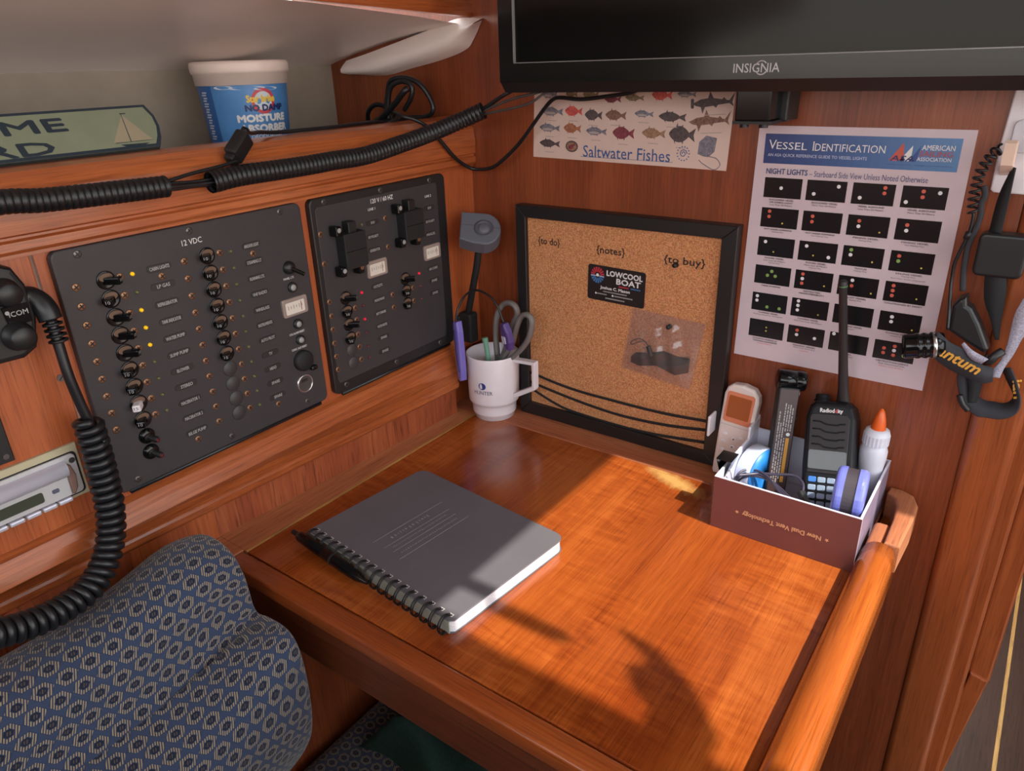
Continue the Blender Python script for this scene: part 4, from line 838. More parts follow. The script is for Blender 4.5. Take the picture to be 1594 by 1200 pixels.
    s = MB(); s.ribbon([(0.6715, -0.036, 0.2060), (0.6724, -0.034, 0.1960), (0.6765, -0.033, 0.1832), (0.6830, -0.034, 0.1700), (0.6960, -0.035, 0.1615), (0.7040, -0.034, 0.1610), (0.7188, -0.033, 0.1625), (0.7290, -0.031, 0.1700), (0.7305, -0.03, 0.1839), (0.7235, -0.03, 0.2029), (0.7150, -0.029, 0.2180)], [(0.6880, -0.022, 0.2060), (0.6890, -0.020, 0.1960), (0.6905, -0.020, 0.1870), (0.6925, -0.022, 0.1790), (0.7000, -0.022, 0.1750), (0.7080, -0.020, 0.1745), (0.7170, -0.020, 0.1750), (0.7225, -0.019, 0.1790), (0.7235, -0.018, 0.1860), (0.7150, -0.018, 0.2000), (0.7080, -0.018, 0.2120)], 0.0016, wg); o = part(s, 'rear_strap', t)
    s = MB(); s.text('ian', frame((0.7255, -0.0262, 0.1955), (0.25, 0.1, -1), (1, 0.4, 0.25)), 0.021, 0.0085, yl, 0.03); part(s, 'lettering', o, 'yellow lettering')
    s = MB(); s.ribbon([(0.6770, -0.030, 0.2060), (0.6840, -0.030, 0.1880), (0.6860, -0.031, 0.1720)], [(0.6930, -0.026, 0.2060), (0.6945, -0.026, 0.1880), (0.6935, -0.027, 0.1720)], 0.0014, wb); s.tube(catmull([(0.6775, -0.037, 0.1815), (0.6820, -0.038, 0.1730), (0.6885, -0.038, 0.1665)], 5), 0.0032, BLK, n=8); part(s, 'strap', t)
headlamp()

# ------------------------------------------------------------------ left of the panels
def vhf():
    t = thing('marine_radio', 'black fixed marine VHF radio at the left edge with two round knobs', 'radio', (0, -0.72, 0.30))
    s = MB(); s.prism([(-0.80, 0.302), (-0.652, 0.2965), (-0.640, 0.303), (-0.6335, 0.330), (-0.6345, 0.358), (-0.641, 0.374), (-0.655, 0.3805), (-0.80, 0.3850)], 0.026, BLK, M=FP(0, 0, -0.0005), bev=0.005, seg=3); part(s, 'body', t)
    for y, z, r in ((-0.6530, 0.3560, 0.0105), (-0.6530, 0.3180, 0.0110)):
        s = MB(); s.lathe([(r*1.15, 0), (r*1.15, 0.003), (r, 0.004), (r*0.92, 0.014), (r*0.80, 0.0155), (0, 0.0155)], BLK, M=FP(y, z, 0.0252), n=24); part(s, 'knob', t)
    s = MB(); s.prism([(-0.6570, 0.3275), (-0.6390, 0.3275), (-0.6385, 0.3440), (-0.6590, 0.3440)], 0.0025, BLKG, M=FP(0, 0, 0.0252), bev=0.0005, seg=1); o = part(s, 'badge', t)
    s = MB(); s.text('ICOM', FP(-0.6478, 0.3372, 0.0280), 0.0150, 0.0045, INK_G, 0.01); s.flat(ellipse(0.0018, 0.0018, 10), INK_G, FP(-0.6560, 0.3390, 0.0280)); part(s, 'lettering', o)
    m = thing('microphone_cord', 'coiled black microphone cord hanging from the marine radio onto the blue seat', 'cord', (0.05, -0.64, 0.07))
    s = MB(); s.tube(catmull([(0.015, -0.6400, 0.3450), (0.016, -0.6320, 0.3450), (0.020, -0.6270, 0.3400), (0.024, -0.6250, 0.3330), (0.026, -0.6245, 0.3240)], 6), 0.0095, BLKR, n=14)
    for k in range(4): s.lathe([(0.0060, 0), (0.0082, 0.0006), (0.0082, 0.0024), (0.0060, 0.003)], BLKR, M=axis_frame((0.0262+0.0008*k, -0.6245, 0.3215-0.0050*k), (0.1, 0, -1)), n=14)
    part(s, 'plug', m)
    s = MB(); s.tube(catmull([(0.026, -0.6245, 0.3240), (0.029, -0.6255, 0.30), (0.032, -0.6262, 0.2720), (0.033, -0.6240, 0.2450), (0.0335, -0.6215, 0.2250), (0.0335, -0.6190, 0.2100), (0.042, -0.6170, 0.2020)], 8), 0.0046, BLKR, n=12); part(s, 'cable', m)
    path = catmull([(0.033, -0.6222, 0.2270), (0.034, -0.6226, 0.1956), (0.036, -0.6242, 0.1654), (0.040, -0.6281, 0.1363), (0.0455, -0.6369, 0.1098), (0.053, -0.6523, 0.0900), (0.061, -0.6726, 0.0790), (0.067, -0.6989, 0.0775), (0.072, -0.7267, 0.0831), (0.075, -0.7506, 0.0922), (0.078, -0.7684, 0.1007)], 10)
    s = MB(); s.tube(helix(path, 0.0098, 0.0086, 14), 0.0041, BLKR, n=8); part(s, 'coil', m)
vhf()
def stereo():
    t = thing('car_stereo', 'silver car stereo in a cream bezel low on the console', 'stereo', (0, -0.70, 0.141))
    cr = mat('bezel_cream', (186, 176, 146), 0.5); sv = mat('stereo_silver', (198, 196, 210), 0.28, metal=0.25); sl = mat('stereo_grey', (186, 184, 186), 0.4)
    z0, z1, y1 = 0.1420, 0.1970, -0.6275
    s = MB(); s.prism([(-0.84, z0), (y1, z0), (y1, z1), (-0.84, z1)], 0.004, cr, M=FP(0, 0, 0), bev=0.0008, seg=1); part(s, 'bezel', t)
    s = MB(); s.prism(rrect(0.19, 0.0445, 0.004, 4, y1-0.0030-0.095, 0.1680), 0.0012, INK_K, M=FP(0, 0, 0.0036)); s.prism(rrect(0.186, 0.0415, 0.004, 4, y1-0.0050-0.093, 0.1684), 0.003, sl, M=FP(0, 0, 0.004), bev=0.001); part(s, 'frame', t)
    s = MB(); s.add([], [], sv); V = []; F = []; pr = [(0.1856, 0.006), (0.1845, 0.012), (0.1810, 0.0155), (0.1760, 0.0165), (0.1725, 0.0160), (0.1715, 0.006)]
    for y in (-0.83, -0.6450, -0.6430):
        for z, x in pr: V.append((x if y != -0.6430 else 0.006+(x-0.006)*0.7, y, z))
    p = len(pr)
    for i in range(2):
        for q in range(p-1): F.append((i*p+q, (i+1)*p+q, (i+1)*p+q+1, i*p+q+1))
    F.append(tuple(2*p+q for q in range(p))); s.add(V, F, sv, I4, True); part(s, 'visor', t)
    s = MB(); s.bx(-0.83, -0.6455, 0.1505, 0.1712, 0.004, 0.0125, sl, 0.001, 1, M=FP(0, 0, 0)); part(s, 'face', t)
    s = MB(); s.prism(rrect(0.15, 0.0105, 0.002, 3, -0.745, 0.1612), 0.0006, mat('lcd_dull', (62, 66, 54), 0.3), M=FP(0, 0, 0.0126)); part(s, 'display', t)
    s = MB(); s.prism(rrect(0.0062, 0.0040, 0.0012, 3, -0.6590, 0.1618), 0.0012, mat('button_slate', (86, 88, 104), 0.4), M=FP(0, 0, 0.0126), bev=0.0004, seg=1); part(s, 'button', t)
    for k in range(6):
        s = MB(); s.prism(rrect(0.0125, 0.0042, 0.0012, 3, -0.6535-0.0142*k, 0.1478), 0.009, sv, M=FP(0, 0, 0.0055), bev=0.0012); part(s, 'preset_button', t)
    s = MB(); s.cyl(0.0028, 0.001, DARKSCREW, M=FP(-0.6362, 0.1826, 0.0068), n=12); part(s, 'screw', t)
    s = MB(); s.prism([(-0.6455, 0.1842), (-0.6400, 0.1800), (-0.6375, 0.1690), (-0.6390, 0.1560), (-0.6430, 0.1500), (-0.6455, 0.1520)], 0.006, mat('stereo_worn', (120, 92, 84), 0.5, noise=0.25, nscale=120), M=FP(0, 0, 0.0065), bev=0.0015); part(s, 'end_cap', t, 'worn brownish end cap')
    m = thing('gauge_panel', 'corner of a black instrument panel above the car stereo', 'panel', (0, -0.73, 0.202))
    s = MB(); s.prism([(-0.85, 0.2020), (-0.6785, 0.2020), (-0.6785, 0.2480), (-0.684, 0.252), (-0.85, 0.252)], 0.004, PANEL_E, M=FP(0, 0, -0.0005), bev=0.001, seg=1); part(s, 'plate', m)
    s = MB(); s.cyl(0.0026, 0.0012, DARKSCREW, M=FP(-0.6849, 0.2085, 0.0033), n=12); part(s, 'screw', m)
stereo()

# ------------------------------------------------------------------ on the shelf
def sign():
    t = thing('welcome_sign', 'green wooden Welcome Aboard sign with sailboat leaning on the shelf', 'sign', (-0.05, -0.65, 0.447))
    M = frame((-0.0365, -0.6525, 0.4478), (0, 1, 0), (-0.0365, 0, 0.0385)) ; H = 0.0530
    def plaque(k):
        r = [(0.1955, 0.0), (0.2020, 0.0105), (0.2075, 0.024), (0.2095, 0.038), (0.2065, 0.0525)]
        r = [(x-k, k+(z/0.0525)*(0.0525-2*k)) for x, z in r]
        return [(-x, z) for x, z in reversed(r)]+r if False else r+[(-x, z) for x, z in reversed(r)]
    s = MB(); s.prism(plaque(0), 0.008, mat('sign_edge', (54, 62, 62), 0.6), M=M @ Matrix.Translation((0, 0, -0.004)), bev=0.0008, seg=1); part(s, 'board', t)
    s = MB(); s.flat(plaque(0.0), mat('sign_navy', (36, 50, 62), 0.6), M, 0.0042); s.flat(plaque(0.0032), mat('sign_green', (128, 136, 114), 0.6, noise=0.05), M, 0.0044); part(s, 'painted_face', t)
    nv = mat('sign_navy', (36, 50, 62), 0.6); s = MB()
    s.text('WELCOME', M @ Matrix.Translation((0.0080, 0.0352, 0.0046)), 0.223, 0.0165, nv, 0.03); s.text('ABOARD', M @ Matrix.Translation((0.0030, 0.0107, 0.0046)), 0.190, 0.0155, nv, 0.03)
    part(s, 'lettering', t)
    s = MB(); sail = mat('sail_cream', (156, 146, 124), 0.6)
    s.flat([(0.1766, 0.0421), (0.1690, 0.0085), (0.1913, 0.0085)], sail, M, 0.0047); s.flat([(0.1762, 0.0405), (0.1517, 0.0086), (0.1682, 0.0084)], sail, M, 0.0046)
    s.flat([(0.1763, 0.0424), (0.1769, 0.0424), (0.1692, 0.0080), (0.1686, 0.0080)], nv, M, 0.0048)
    s.flat([(0.1571, 0.0056), (0.1864, 0.0048), (0.1810, 0.0030), (0.1608, 0.0030)], nv, M, 0.0047); s.box((0.1786, 0.0427, 0.0047), (0.006, 0.0010, 0.0001), nv, M=M); s.flat([(0.1530, 0.0082), (0.1910, 0.0082), (0.1910, 0.0078), (0.1530, 0.0076)], nv, M, 0.00475); part(s, 'painted_sailboat', t)
sign()
def bucket():
    t = thing('moisture_absorber_tub', 'white lidded plastic tub of moisture absorber with a blue label on the shelf', 'tub', (-0.185, -0.2430, 0.4202))
    M = FT(-0.185, -0.2430, 0.0)
    wt = mat('tub_white', (228, 208, 200), 0.4); rb = lambda z: 0.0500+(z-0.4202)*0.075
    s = MB(); s.lathe([(0, 0.4202), (0.0495, 0.4202), (0.0500, 0.4215), (rb(0.505), 0.505), (rb(0.515), 0.515), (0, 0.515)], wt, M=M, n=48); part(s, 'tub', t)
    s = MB(); s.lathe([(0.0572, 0.5010), (0.0582, 0.5010), (0.0592, 0.5140), (0.0604, 0.5142), (0.0616, 0.5180), (0.0618, 0.5250), (0.0605, 0.5285), (0.0560, 0.5295), (0.0545, 0.5270), (0, 0.5270)], wt, M=M, n=48); part(s, 'lid', t)
    bl = mat('label_blue', (74, 128, 186), 0.35, noise=0.25, nscale=14); dk = mat('label_deep_blue', (44, 92, 154), 0.35)
    s = MB(); s.lathe([(rb(z)+0.0005, z) for z in (0.4225, 0.4515, 0.4765, 0.5010)], bl, M=M, n=40, a0=math.radians(-78), a1=math.radians(70)); s.lathe([(rb(z)+0.0005, z) for z in (0.4225, 0.5010)], dk, M=M, n=16, a0=math.radians(-118), a1=math.radians(-78)); o = part(s, 'label', t)
    def wrap(a0, z0):
        def f(v): 
            z = z0+v.y; r = rb(z)+0.0009+v.z; a = math.radians(a0)+v.x/0.0535; return (r*math.cos(a), r*math.sin(a), z)
        return f
    red = mat('label_red', (186, 62, 72), 0.4); yel = mat('label_yellow', (222, 184, 58), 0.4); cloud = mat('label_cloud', (196, 204, 214), 0.5)
    s = MB(); cc = -13
    def ring(r0, r1, n=28):
        V = []; F = []
        for i in range(n+1):
            a = 2*math.pi*i/n; V += [(r0*math.cos(a), r0*math.sin(a), -0.0002), (r1*math.cos(a), r1*math.sin(a), -0.0002)]
        for i in range(n): F.append((2*i, 2*i+1, 2*i+3, 2*i+2))
        return V, F
    s.add(*ring(0.0115, 0.0155), red, M, False, wrap(cc+2, 0.4815)); s.add(*ring(0.0, 0.0115), cloud, M, False, wrap(cc+2, 0.4815))
    for (tt, a, z, w, h, m, off) in (('Star brite', cc-1, 0.4845, 0.037, 0.0092, yel, 0.04), ('NO DAMP', cc+4, 0.4735, 0.0520, 0.0086, mat('label_navy', (22, 44, 98), 0.4), 0.05), ('MOISTURE', cc, 0.4612, 0.0670, 0.0098, INK_W, 0.05), ('ABSORBER', cc+2, 0.4490, 0.0680, 0.0100, INK_W, 0.05), ('& DEODORIZER', cc, 0.4390, 0.052, 0.0045, INK_W, 0.02)):
        s.text(tt, M, w, h, m, off, wrap(a, z))
    for k, (a, w) in enumerate(((-60, 0.012), (-30, 0.022), (-5, 0.016))): s.add([(x, y, 0) for x, y in ellipse(w, 0.0022, 16)], [tuple(range(16))], cloud, M, False, wrap(a, 0.4985-0.0012*k))
    for k in range(9):
        for j in range(2): s.add([(x, y, 0) for x, y in rrect(0.010-0.002*(k % 2), 0.0016, 0.0004, 1)], [tuple(range(8))], cloud, M, False, wrap(-93-2*j, 0.4930-0.0066*k-0.003*j))
    part(s, 'label_print', o)
bucket()
def cables():
    grp = 'black corrugated cable conduits along the shelf lip'
    s = MB(); corrugated(s, catmull([(0.031, -0.72, 0.4300), (0.031, -0.6371, 0.4276), (0.029, -0.6082, 0.4242), (0.029, -0.5774, 0.4226), (0.0285, -0.5320, 0.4208), (0.028, -0.4953, 0.4195)], 8), 0.0102, BLKR); single(s, 'cable_conduit', 'black ribbed conduit running off the left edge along the shelf lip', 'conduit', (0.03, -0.6, 0.412), grp)
    s = MB(); corrugated(s, catmull([(0.027, -0.4480, 0.4163), (0.027, -0.4137, 0.4186), (0.028, -0.3640, 0.4184), (0.029, -0.3250, 0.4184), (0.030, -0.2883, 0.4192), (0.031, -0.2386, 0.4195), (0.034, -0.1845, 0.4265), (0.043, -0.1330, 0.4360), (0.060, -0.0950, 0.4480), (0.0885, -0.0800, 0.4605)], 8), 0.0108, BLKR); single(s, 'cable_conduit', 'black ribbed conduit curving up from the shelf lip towards the television', 'conduit', (0.03, -0.28, 0.408), grp)
    g2 = 'thin cables between the conduits'
    P = [(0.0285, -0.5050, 0.4235), (0.0285, -0.4930, 0.4240), (0.026, -0.4666, 0.4272), (0.023, -0.4300, 0.4300), (0.021, -0.4080, 0.4330)]
    s = MB(); s.tube(catmull(P, 6), 0.0018, BLKR, n=8); single(s, 'power_cable', 'thin black lead rising from the left conduit to the square adapter', 'cable', (0.026, -0.46, 0.42), g2)
    for i, (dx, dz) in enumerate(((0.0, 0.003), (0.004, 0.000), (-0.002, -0.003))):
        s = MB(); s.tube(catmull([(0.0285+dx, -0.5050, 0.4190+dz), (0.028+dx, -0.4880, 0.4185+dz), (0.027+dx, -0.4650, 0.4172+dz*0.8), (0.027+dx, -0.4400, 0.4165+dz)], 6), 0.0016, BLKR, n=8)
        single(s, 'power_cable', ('uppermost of the three thin cables bridging the gap between the two conduits', 'frontmost of the three thin cables bridging the gap between the two conduits', 'lowest of the three thin cables bridging the gap between the two conduits')[i], 'cable', (0.027, -0.47, 0.416), g2)
    t = thing('inline_adapter', 'square black inline adapter resting on the shelf lip by the conduit', 'adapter', (0.012, -0.395, 0.432))
    A = frame((0.0130, -0.3985, 0.4455), (-0.10, 0.72, 0.62), (0.35, -0.55, 0.72))
    s = MB(); s.box((0, 0, 0), (0.030, 0.020, 0.014), BLK, 0.0025, 2, M=A); s.box((-0.016, -0.001, 0), (0.010, 0.014, 0.011), BLK, 0.002, 2, M=A); s.tube([A @ Vector((0.013, 0.004, 0)), A @ Vector((0.020, 0.005, 0))], 0.0042, BLKR, n=10); part(s, 'case', t)
    s = MB(); s.tube(catmull([A @ Vector((0.018, 0.005, 0)), (0.0, -0.3720, 0.4560), (-0.018, -0.3480, 0.4545), (-0.030, -0.3171, 0.4513), (-0.030, -0.2710, 0.4505), (-0.032, -0.2312, 0.4500), (-0.038, -0.1767, 0.4500), (-0.055, -0.13, 0.4480), (-0.075, -0.09, 0.4420)], 6), 0.0022, BLKR, n=8); part(s, 'cable', t)
    t = thing('extension_cord', 'black extension cord coiled on the shelf near the corner, tail drooping to the television', 'cord', (-0.09, -0.05, 0.4202))
    s = MB()
    s.tube(catmull([(-0.1790, -0.030, 0.4270), (-0.1680, -0.040, 0.4520), (-0.1450, -0.045, 0.4640), (-0.1219, -0.045, 0.4610), (-0.1040, -0.05, 0.4520), (-0.0960, -0.05, 0.4380), (-0.12, -0.05, 0.4260), (-0.155, -0.04, 0.4250), (-0.179, -0.03, 0.4270)], 8), 0.0036, BLKR, n=10); part(s, 'coil', t)
    s = MB(); s.tube(catmull([(-0.1100, -0.06, 0.4270), (-0.1092, -0.06, 0.4520), (-0.1010, -0.06, 0.4830), (-0.0930, -0.06, 0.4975), (-0.0720, -0.055, 0.5010), (-0.0480, -0.05, 0.4930), (-0.0330, -0.045, 0.4720), (-0.0300, -0.045, 0.4570), (-0.0440, -0.045, 0.4485), (-0.0720, -0.05, 0.4470), (-0.0960, -0.05, 0.4420)], 8), 0.0036, BLKR, n=10)
    s.tube(catmull([(-0.1000, -0.065, 0.4280), (-0.0985, -0.065, 0.4600), (-0.0900, -0.065, 0.4880), (-0.0700, -0.062, 0.4965), (-0.0540, -0.06, 0.4905), (-0.0560, -0.06, 0.4750), (-0.0720, -0.06, 0.4580)], 8), 0.0034, BLKR, n=10); part(s, 'coil', t)
    s = MB(); s.tube(catmull([(-0.130, -0.062, 0.4420), (-0.1092, -0.07, 0.4480), (-0.0823, -0.07, 0.4650), (-0.0600, -0.07, 0.4830), (-0.0560, -0.065, 0.4870)], 6), 0.0042, BLKR, n=10); s.box((-0.105, -0.060, 0.434), (0.034, 0.026, 0.026), BLK, 0.006, 3, M=I4); part(s, 'plug', t)
    s = MB(); s.tube(catmull([(-0.085, -0.070, 0.4500), (-0.035, -0.115, 0.4590), (-0.012, -0.128, 0.4560), (0.004, -0.118, 0.4500), (0.013, -0.102, 0.4380), (0.0145, -0.080, 0.4180), (0.0145, -0.058, 0.3980), (0.0160, -0.036, 0.3830), (0.0240, -0.022, 0.3760), (0.0518, -0.02, 0.3792), (0.0754, -0.021, 0.3924), (0.1038, -0.022, 0.4149), (0.1311, -0.024, 0.4424), (0.1480, -0.026, 0.4595), (0.1620, -0.028, 0.4705), (0.1750, -0.030, 0.4735), (0.2070, -0.030, 0.4715), (0.2459, -0.030, 0.4752), (0.2793, -0.030, 0.4800), (0.3000, -0.04, 0.4900)], 8), 0.0026, BLKR, n=8); part(s, 'tail', t)
    for i, P in enumerate(([(0.082, -0.082, 0.4585), (0.1080, -0.080, 0.4718), (0.1237, -0.080, 0.4794), (0.140, -0.074, 0.487)], [(0.082, -0.080, 0.4580), (0.1335, -0.080, 0.4738), (0.1703, -0.076, 0.4812), (0.19, -0.07, 0.487)], [(0.084, -0.078, 0.4560), (0.0968, -0.080, 0.4572), (0.1580, -0.080, 0.4682), (0.1822, -0.077, 0.4811), (0.195, -0.07, 0.488)])):
        s = MB(); s.tube(catmull(P, 6), 0.0016 if i else 0.0026, mat('cable_grey', (70, 66, 66), 0.3) if i else BLKR, n=8)
        single(s, 'signal_cable', ('short black cable from the conduit end to the television corner', 'upper thin grey cable between the conduit end and the television', 'lower sagging grey cable between the conduit end and the television')[i], 'cable', (0.12, -0.08, 0.465), 'cables behind the television')
cables()

# ------------------------------------------------------------------ on the table
def notebook():
    t = thing('notebook', 'dark grey spiral notebook lying closed on the table', 'notebook', (0.21, -0.365, 0.0))
    M = frame((0.0814, -0.4431, 0.0002), (0.2435, -0.0243, 0), (0.0243, 0.2435, 0)); W, H = 0.2447, 0.1835
    cov = mat('notebook_cover', (100, 98, 104), 0.42, noise=0.05, nscale=18, bump=0.08, bscale=900)
    def outline(k):
        q = [(k, k+0.001), (W-k-0.004, k+0.001), (W-k, k+0.005)]
        for (cx, cy, a0) in ((W-0.013-k, H-0.013-k, 0), (0.013+k, H-0.013-k, 90)):
            for i in range(7): a = math.radians(a0+90*i/6); q.append((cx+0.013*math.cos(a), cy+0.013*math.sin(a)))
        return q
    s = MB(); s.prism(outline(0), 0.0010, cov, M=M); part(s, 'back_cover', t)
    s = MB(); pg = mat('page_edges', (226, 222, 226), 0.7)
    for k in range(10): s.prism(outline(0.0012+0.0003*(k % 2)), 0.00136, pg, M=M, z0=0.0011+0.00140*k)
    part(s, 'page_block', t, 'white page edges')
    s = MB(); s.prism(outline(0), 0.0012, cov, M=M, z0=0.0152, bev=0.0004, seg=1); part(s, 'front_cover', t)
    s = MB(); ink = mat('emboss_grey', (142, 140, 150), 0.5)
    for (u, v0, v1) in ((0.0800, 0.034, 0.144), (0.0985, 0.036, 0.138), (0.1120, 0.038, 0.136), (0.1280, 0.034, 0.143)): s.box((u, (v0+v1)/2, 0.01645), (0.0006, v1-v0, 0.0001), ink, M=M)
    for (u, v0, v1, w) in ((0.0890, 0.055, 0.115, 0.005), (0.1050, 0.044, 0.128, 0.0022), (0.1200, 0.044, 0.132, 0.0028)):
        v = v0
        while v < v1:
            q = w*(0.3+0.5*random.random()); s.box((u+w*0.2*(random.random()-0.5), v, 0.01645), (w*(0.4+0.5*random.random()), q*0.55, 0.0001), ink, M=M); v += q+w*0.45
    part(s, 'embossed_title', t, 'faint embossed title lines')
    pe = mat('spine_paper', (150, 154, 142), 0.7)
    s = MB(); s.box((W/2, 0.0003, 0.0081), (W-0.006, 0.0012, 0.0136), pe, M=M); part(s, 'spine_edge', t, 'pale green grey page edges at the binding')
    r = MB(); wm = mat('wire_black', (30, 30, 34), 0.3, metal=0.5)
    loop = [(0, 0.0088, 0.0168)] + [(0, 0.0010-0.0102*math.cos(math.radians(a)), 0.0096+0.0106*math.sin(math.radians(a))) for a in range(100, -101, -12)]
    loop = [(x, y, max(z, 0.0013)) for x, y, z in loop]
    for dx in (-0.0014, 0.0014): r.tube([(x+dx, y, z) for x, y, z in loop], 0.0008, wm, n=6)
    me = r.mesh('binding_ring'); hole = MB(); 
    for k in range(18): rep(me, 'binding_ring', t, M @ Matrix.Translation((0.0085+k*0.0134, 0, 0)))
    h = MB(); h.box((0, 0, 0), (0.0056, 0.0040, 0.0001), mat('punch_hole', (206, 204, 204), 0.6)); hm = h.mesh('punch_hole')
    for k in range(18): rep(hm, 'punch_hole', t, M @ Matrix.Translation((0.0085+k*0.0134, 0.0086, 0.01645)))
    p = thing('pen', 'black ballpoint pen pushed into the notebook spiral', 'pen', (0.13, -0.455, 0.008))
    A = frame((0.0700, -0.4530, 0.0145), (0.2435, -0.0243, -0.006), (0, 0, 1)) @ Matrix.Diagonal((1.12, 1.2, 1.2, 1)); B = A @ Matrix(((0, 0, 1, 0), (1, 0, 0, 0), (0, 1, 0, 0), (0, 0, 0, 1)))
    s = MB(); s.lathe([(0, 0.008), (0.0046, 0.008), (0.0054, 0.012), (0.0056, 0.05), (0.0050, 0.052), (0.0056, 0.054), (0.0056, 0.09), (0.0048, 0.108), (0.0018, 0.120), (0, 0.122)], BLKG, M=B, n=18); part(s, 'barrel', p)
    s = MB(); s.cyl(0.0026, 0.012, BLK, M=B @ Matrix.Translation((0, 0, -0.003)), n=14, bev=0.0006); part(s, 'push_button', p)
    s = MB(); s.box((0.030, -0.0036, -0.0050), (0.040, 0.0030, 0.0010), BLKG, 0.0004, 1, M=A); s.lathe([(0.0057, 0.066), (0.0059, 0.066), (0.0059, 0.069), (0.0057, 0.069)], BLKM, M=B, n=18); part(s, 'clip', p)
notebook()
def mug():
    C = (0.0585, -0.0455); M = FT(C[0], C[1], 0.0)
    t = thing('mug', 'white stacking mug with a blue sail emblem holding scissors and pens', 'mug', (C[0], C[1], 0.0002))
    s = MB(); s.lathe([(0, 0.003), (0.0270, 0.003), (0.0270, 0.0002), (0.0300, 0.0002), (0.0315, 0.0010), (0.0320, 0.0080), (0.0345, 0.0095), (0.0350, 0.0120), (0.0350, 0.0250), (0.0365, 0.0275), (0.0392, 0.0290), (0.0400, 0.0330), (0.0418, 0.1050), (0.0416, 0.1068), (0.0404, 0.1074), (0.0392, 0.1062), (0.0374, 0.036), (0.032, 0.008), (0, 0.006)], WHITEM, M=M, n=56); part(s, 'body', t)
    A = M @ Matrix.Rotation(math.radians(2), 4, 'Z') @ Matrix(((1, 0, 0, 0), (0, 0, -1, 0), (0, 1, 0, 0), (0, 0, 0, 1)))
    out = [(0.039, 0.1035), (0.0800, 0.1055), (0.0806, 0.1035), (0.0806, 0.0630), (0.0796, 0.0600), (0.0400, 0.0370), (0.0395, 0.0450), (0.0752, 0.0652), (0.0752, 0.1000), (0.039, 0.0985)]
    s = MB(); s.prism(out, 0.011, WHITEM, M=A @ Matrix.Translation((0, 0, -0.0055)), bev=0.0012); part(s, 'handle', t)
    def wrap(a0, z0):
        def f(v): 
            z = z0+v.y; r = 0.0400+(z-0.033)*0.025+0.0004; a = math.radians(a0)+v.x/0.0405; return (r*math.cos(a), r*math.sin(a), z)
        return f
    nb = mat('emblem_blue', (40, 60, 130), 0.3); s = MB()
    s.add([(x, y, 0) for x, y in ellipse(0.0060, 0.0058, 24)], [tuple(range(24))], nb, M, False, wrap(-78, 0.0640))
    sw = [(-0.0012, 0.0052), (0.0004, 0.0010), (0.0002, -0.0038), (-0.0028, -0.0040), (-0.0040, -0.0010), (-0.0034, 0.0030)]
    s.add([(x, y, 0.0002) for x, y in sw], [tuple(range(len(sw)))], WHITEM, M, False, lambda v: (lambda q: q)(wrap(-78, 0.0640)(v)) if False else tuple((wrap(-78, 0.0640)(v)[i]*(1.006 if i < 2 else 1)) for i in range(3)))
    s.text('HUNTER', M, 0.0310, 0.0062, mat('emblem_navy', (44, 44, 70), 0.4), 0.0, wrap(-77, 0.0530)); part(s, 'emblem', t, 'blue emblem and lettering')
    sc = thing('scissors', 'grey handled scissors standing in the mug', 'scissors', (0.075, -0.040, 0.012))
    gr = mat('scissor_grey', (112, 106, 104), 0.45)
    for P, lab in (([(0.0640, -0.040, 0.1000), (0.0610, -0.038, 0.1300), (0.0625, -0.036, 0.1600), (0.0720, -0.034, 0.1800), (0.0840, -0.034, 0.1865), (0.0960, -0.034, 0.1840), (0.1005, -0.034, 0.1720), (0.0950, -0.036, 0.1580), (0.0860, -0.037, 0.1350), (0.0790, -0.038, 0.1120), (0.0740, -0.040, 0.1000)], 'a'), ([(0.0800, -0.046, 0.1000), (0.0880, -0.046, 0.1130), (0.0990, -0.047, 0.1290), (0.1060, -0.048, 0.1500), (0.1150, -0.049, 0.1700), (0.1240, -0.05, 0.1790), (0.1340, -0.05, 0.1790), (0.1380, -0.05, 0.1690), (0.1330, -0.05, 0.1480), (0.1220, -0.049, 0.1300), (0.1090, -0.048, 0.1160), (0.0950, -0.047, 0.1030), (0.0800, -0.046, 0.0950)], 'b')):
        s = MB(); s.tube(catmull(P, 7), 0.0042, gr, n=10, flat=1.3); part(s, 'handle', sc)
    for x, y, dx in ((0.0640, -0.040, 0.004), (0.0760, -0.046, -0.006)):
        s = MB(); s.prism([(-0.007, 0), (0.007, 0), (0.006, -0.05), (0.0, -0.088), (-0.004, -0.05)], 0.0015, STEEL, M=FB(x+dx*0.5, 0.101, y)); part(s, 'blade', sc)
    p = thing('pencil', 'pale green pen leaning inside the mug', 'pen', (0.066, -0.055, 0.010))
    A = axis_frame((0.0745, -0.0600, 0.012), Vector((0.0560, -0.0590, 0.1330))-Vector((0.0745, -0.0600, 0.012))); gp = mat('pen_green', (112, 160, 138), 0.35)
    s = MB(); s.cyl(0.0036, 0.116, gp, M=A, n=14); part(s, 'barrel', p)
    s = MB(); s.cyl(0.0046, 0.007, gp, M=A @ Matrix.Translation((0, 0, 0.116)), n=14, bev=0.001); part(s, 'cap', p)
    g = thing('neck_light', 'purple two-ended reading light joined by a thin black cord over the mug', 'light', (0.06, -0.09, 0.068))
    pu = mat('purple_plastic', (112, 100, 176), 0.3); pd = mat('purple_dark', (78, 56, 118), 0.35)
    s = MB(); A = frame((0.0320, -0.0930, 0.1160), (0.94, -0.30, 0.0), (-0.16, 0.05, 1)); s.prism([(-0.0060, 0.048), (0.0040, 0.050), (0.0068, 0.034), (0.0085, 0.0), (0.0095, -0.030), (0.0085, -0.044), (0.0020, -0.047), (-0.0020, -0.040), (-0.0050, -0.010), (-0.0068, 0.025)], 0.010, pu, M=A @ Matrix.Translation((0, 0, -0.005)), bev=0.0028, seg=3); o = part(s, 'end_piece', g)
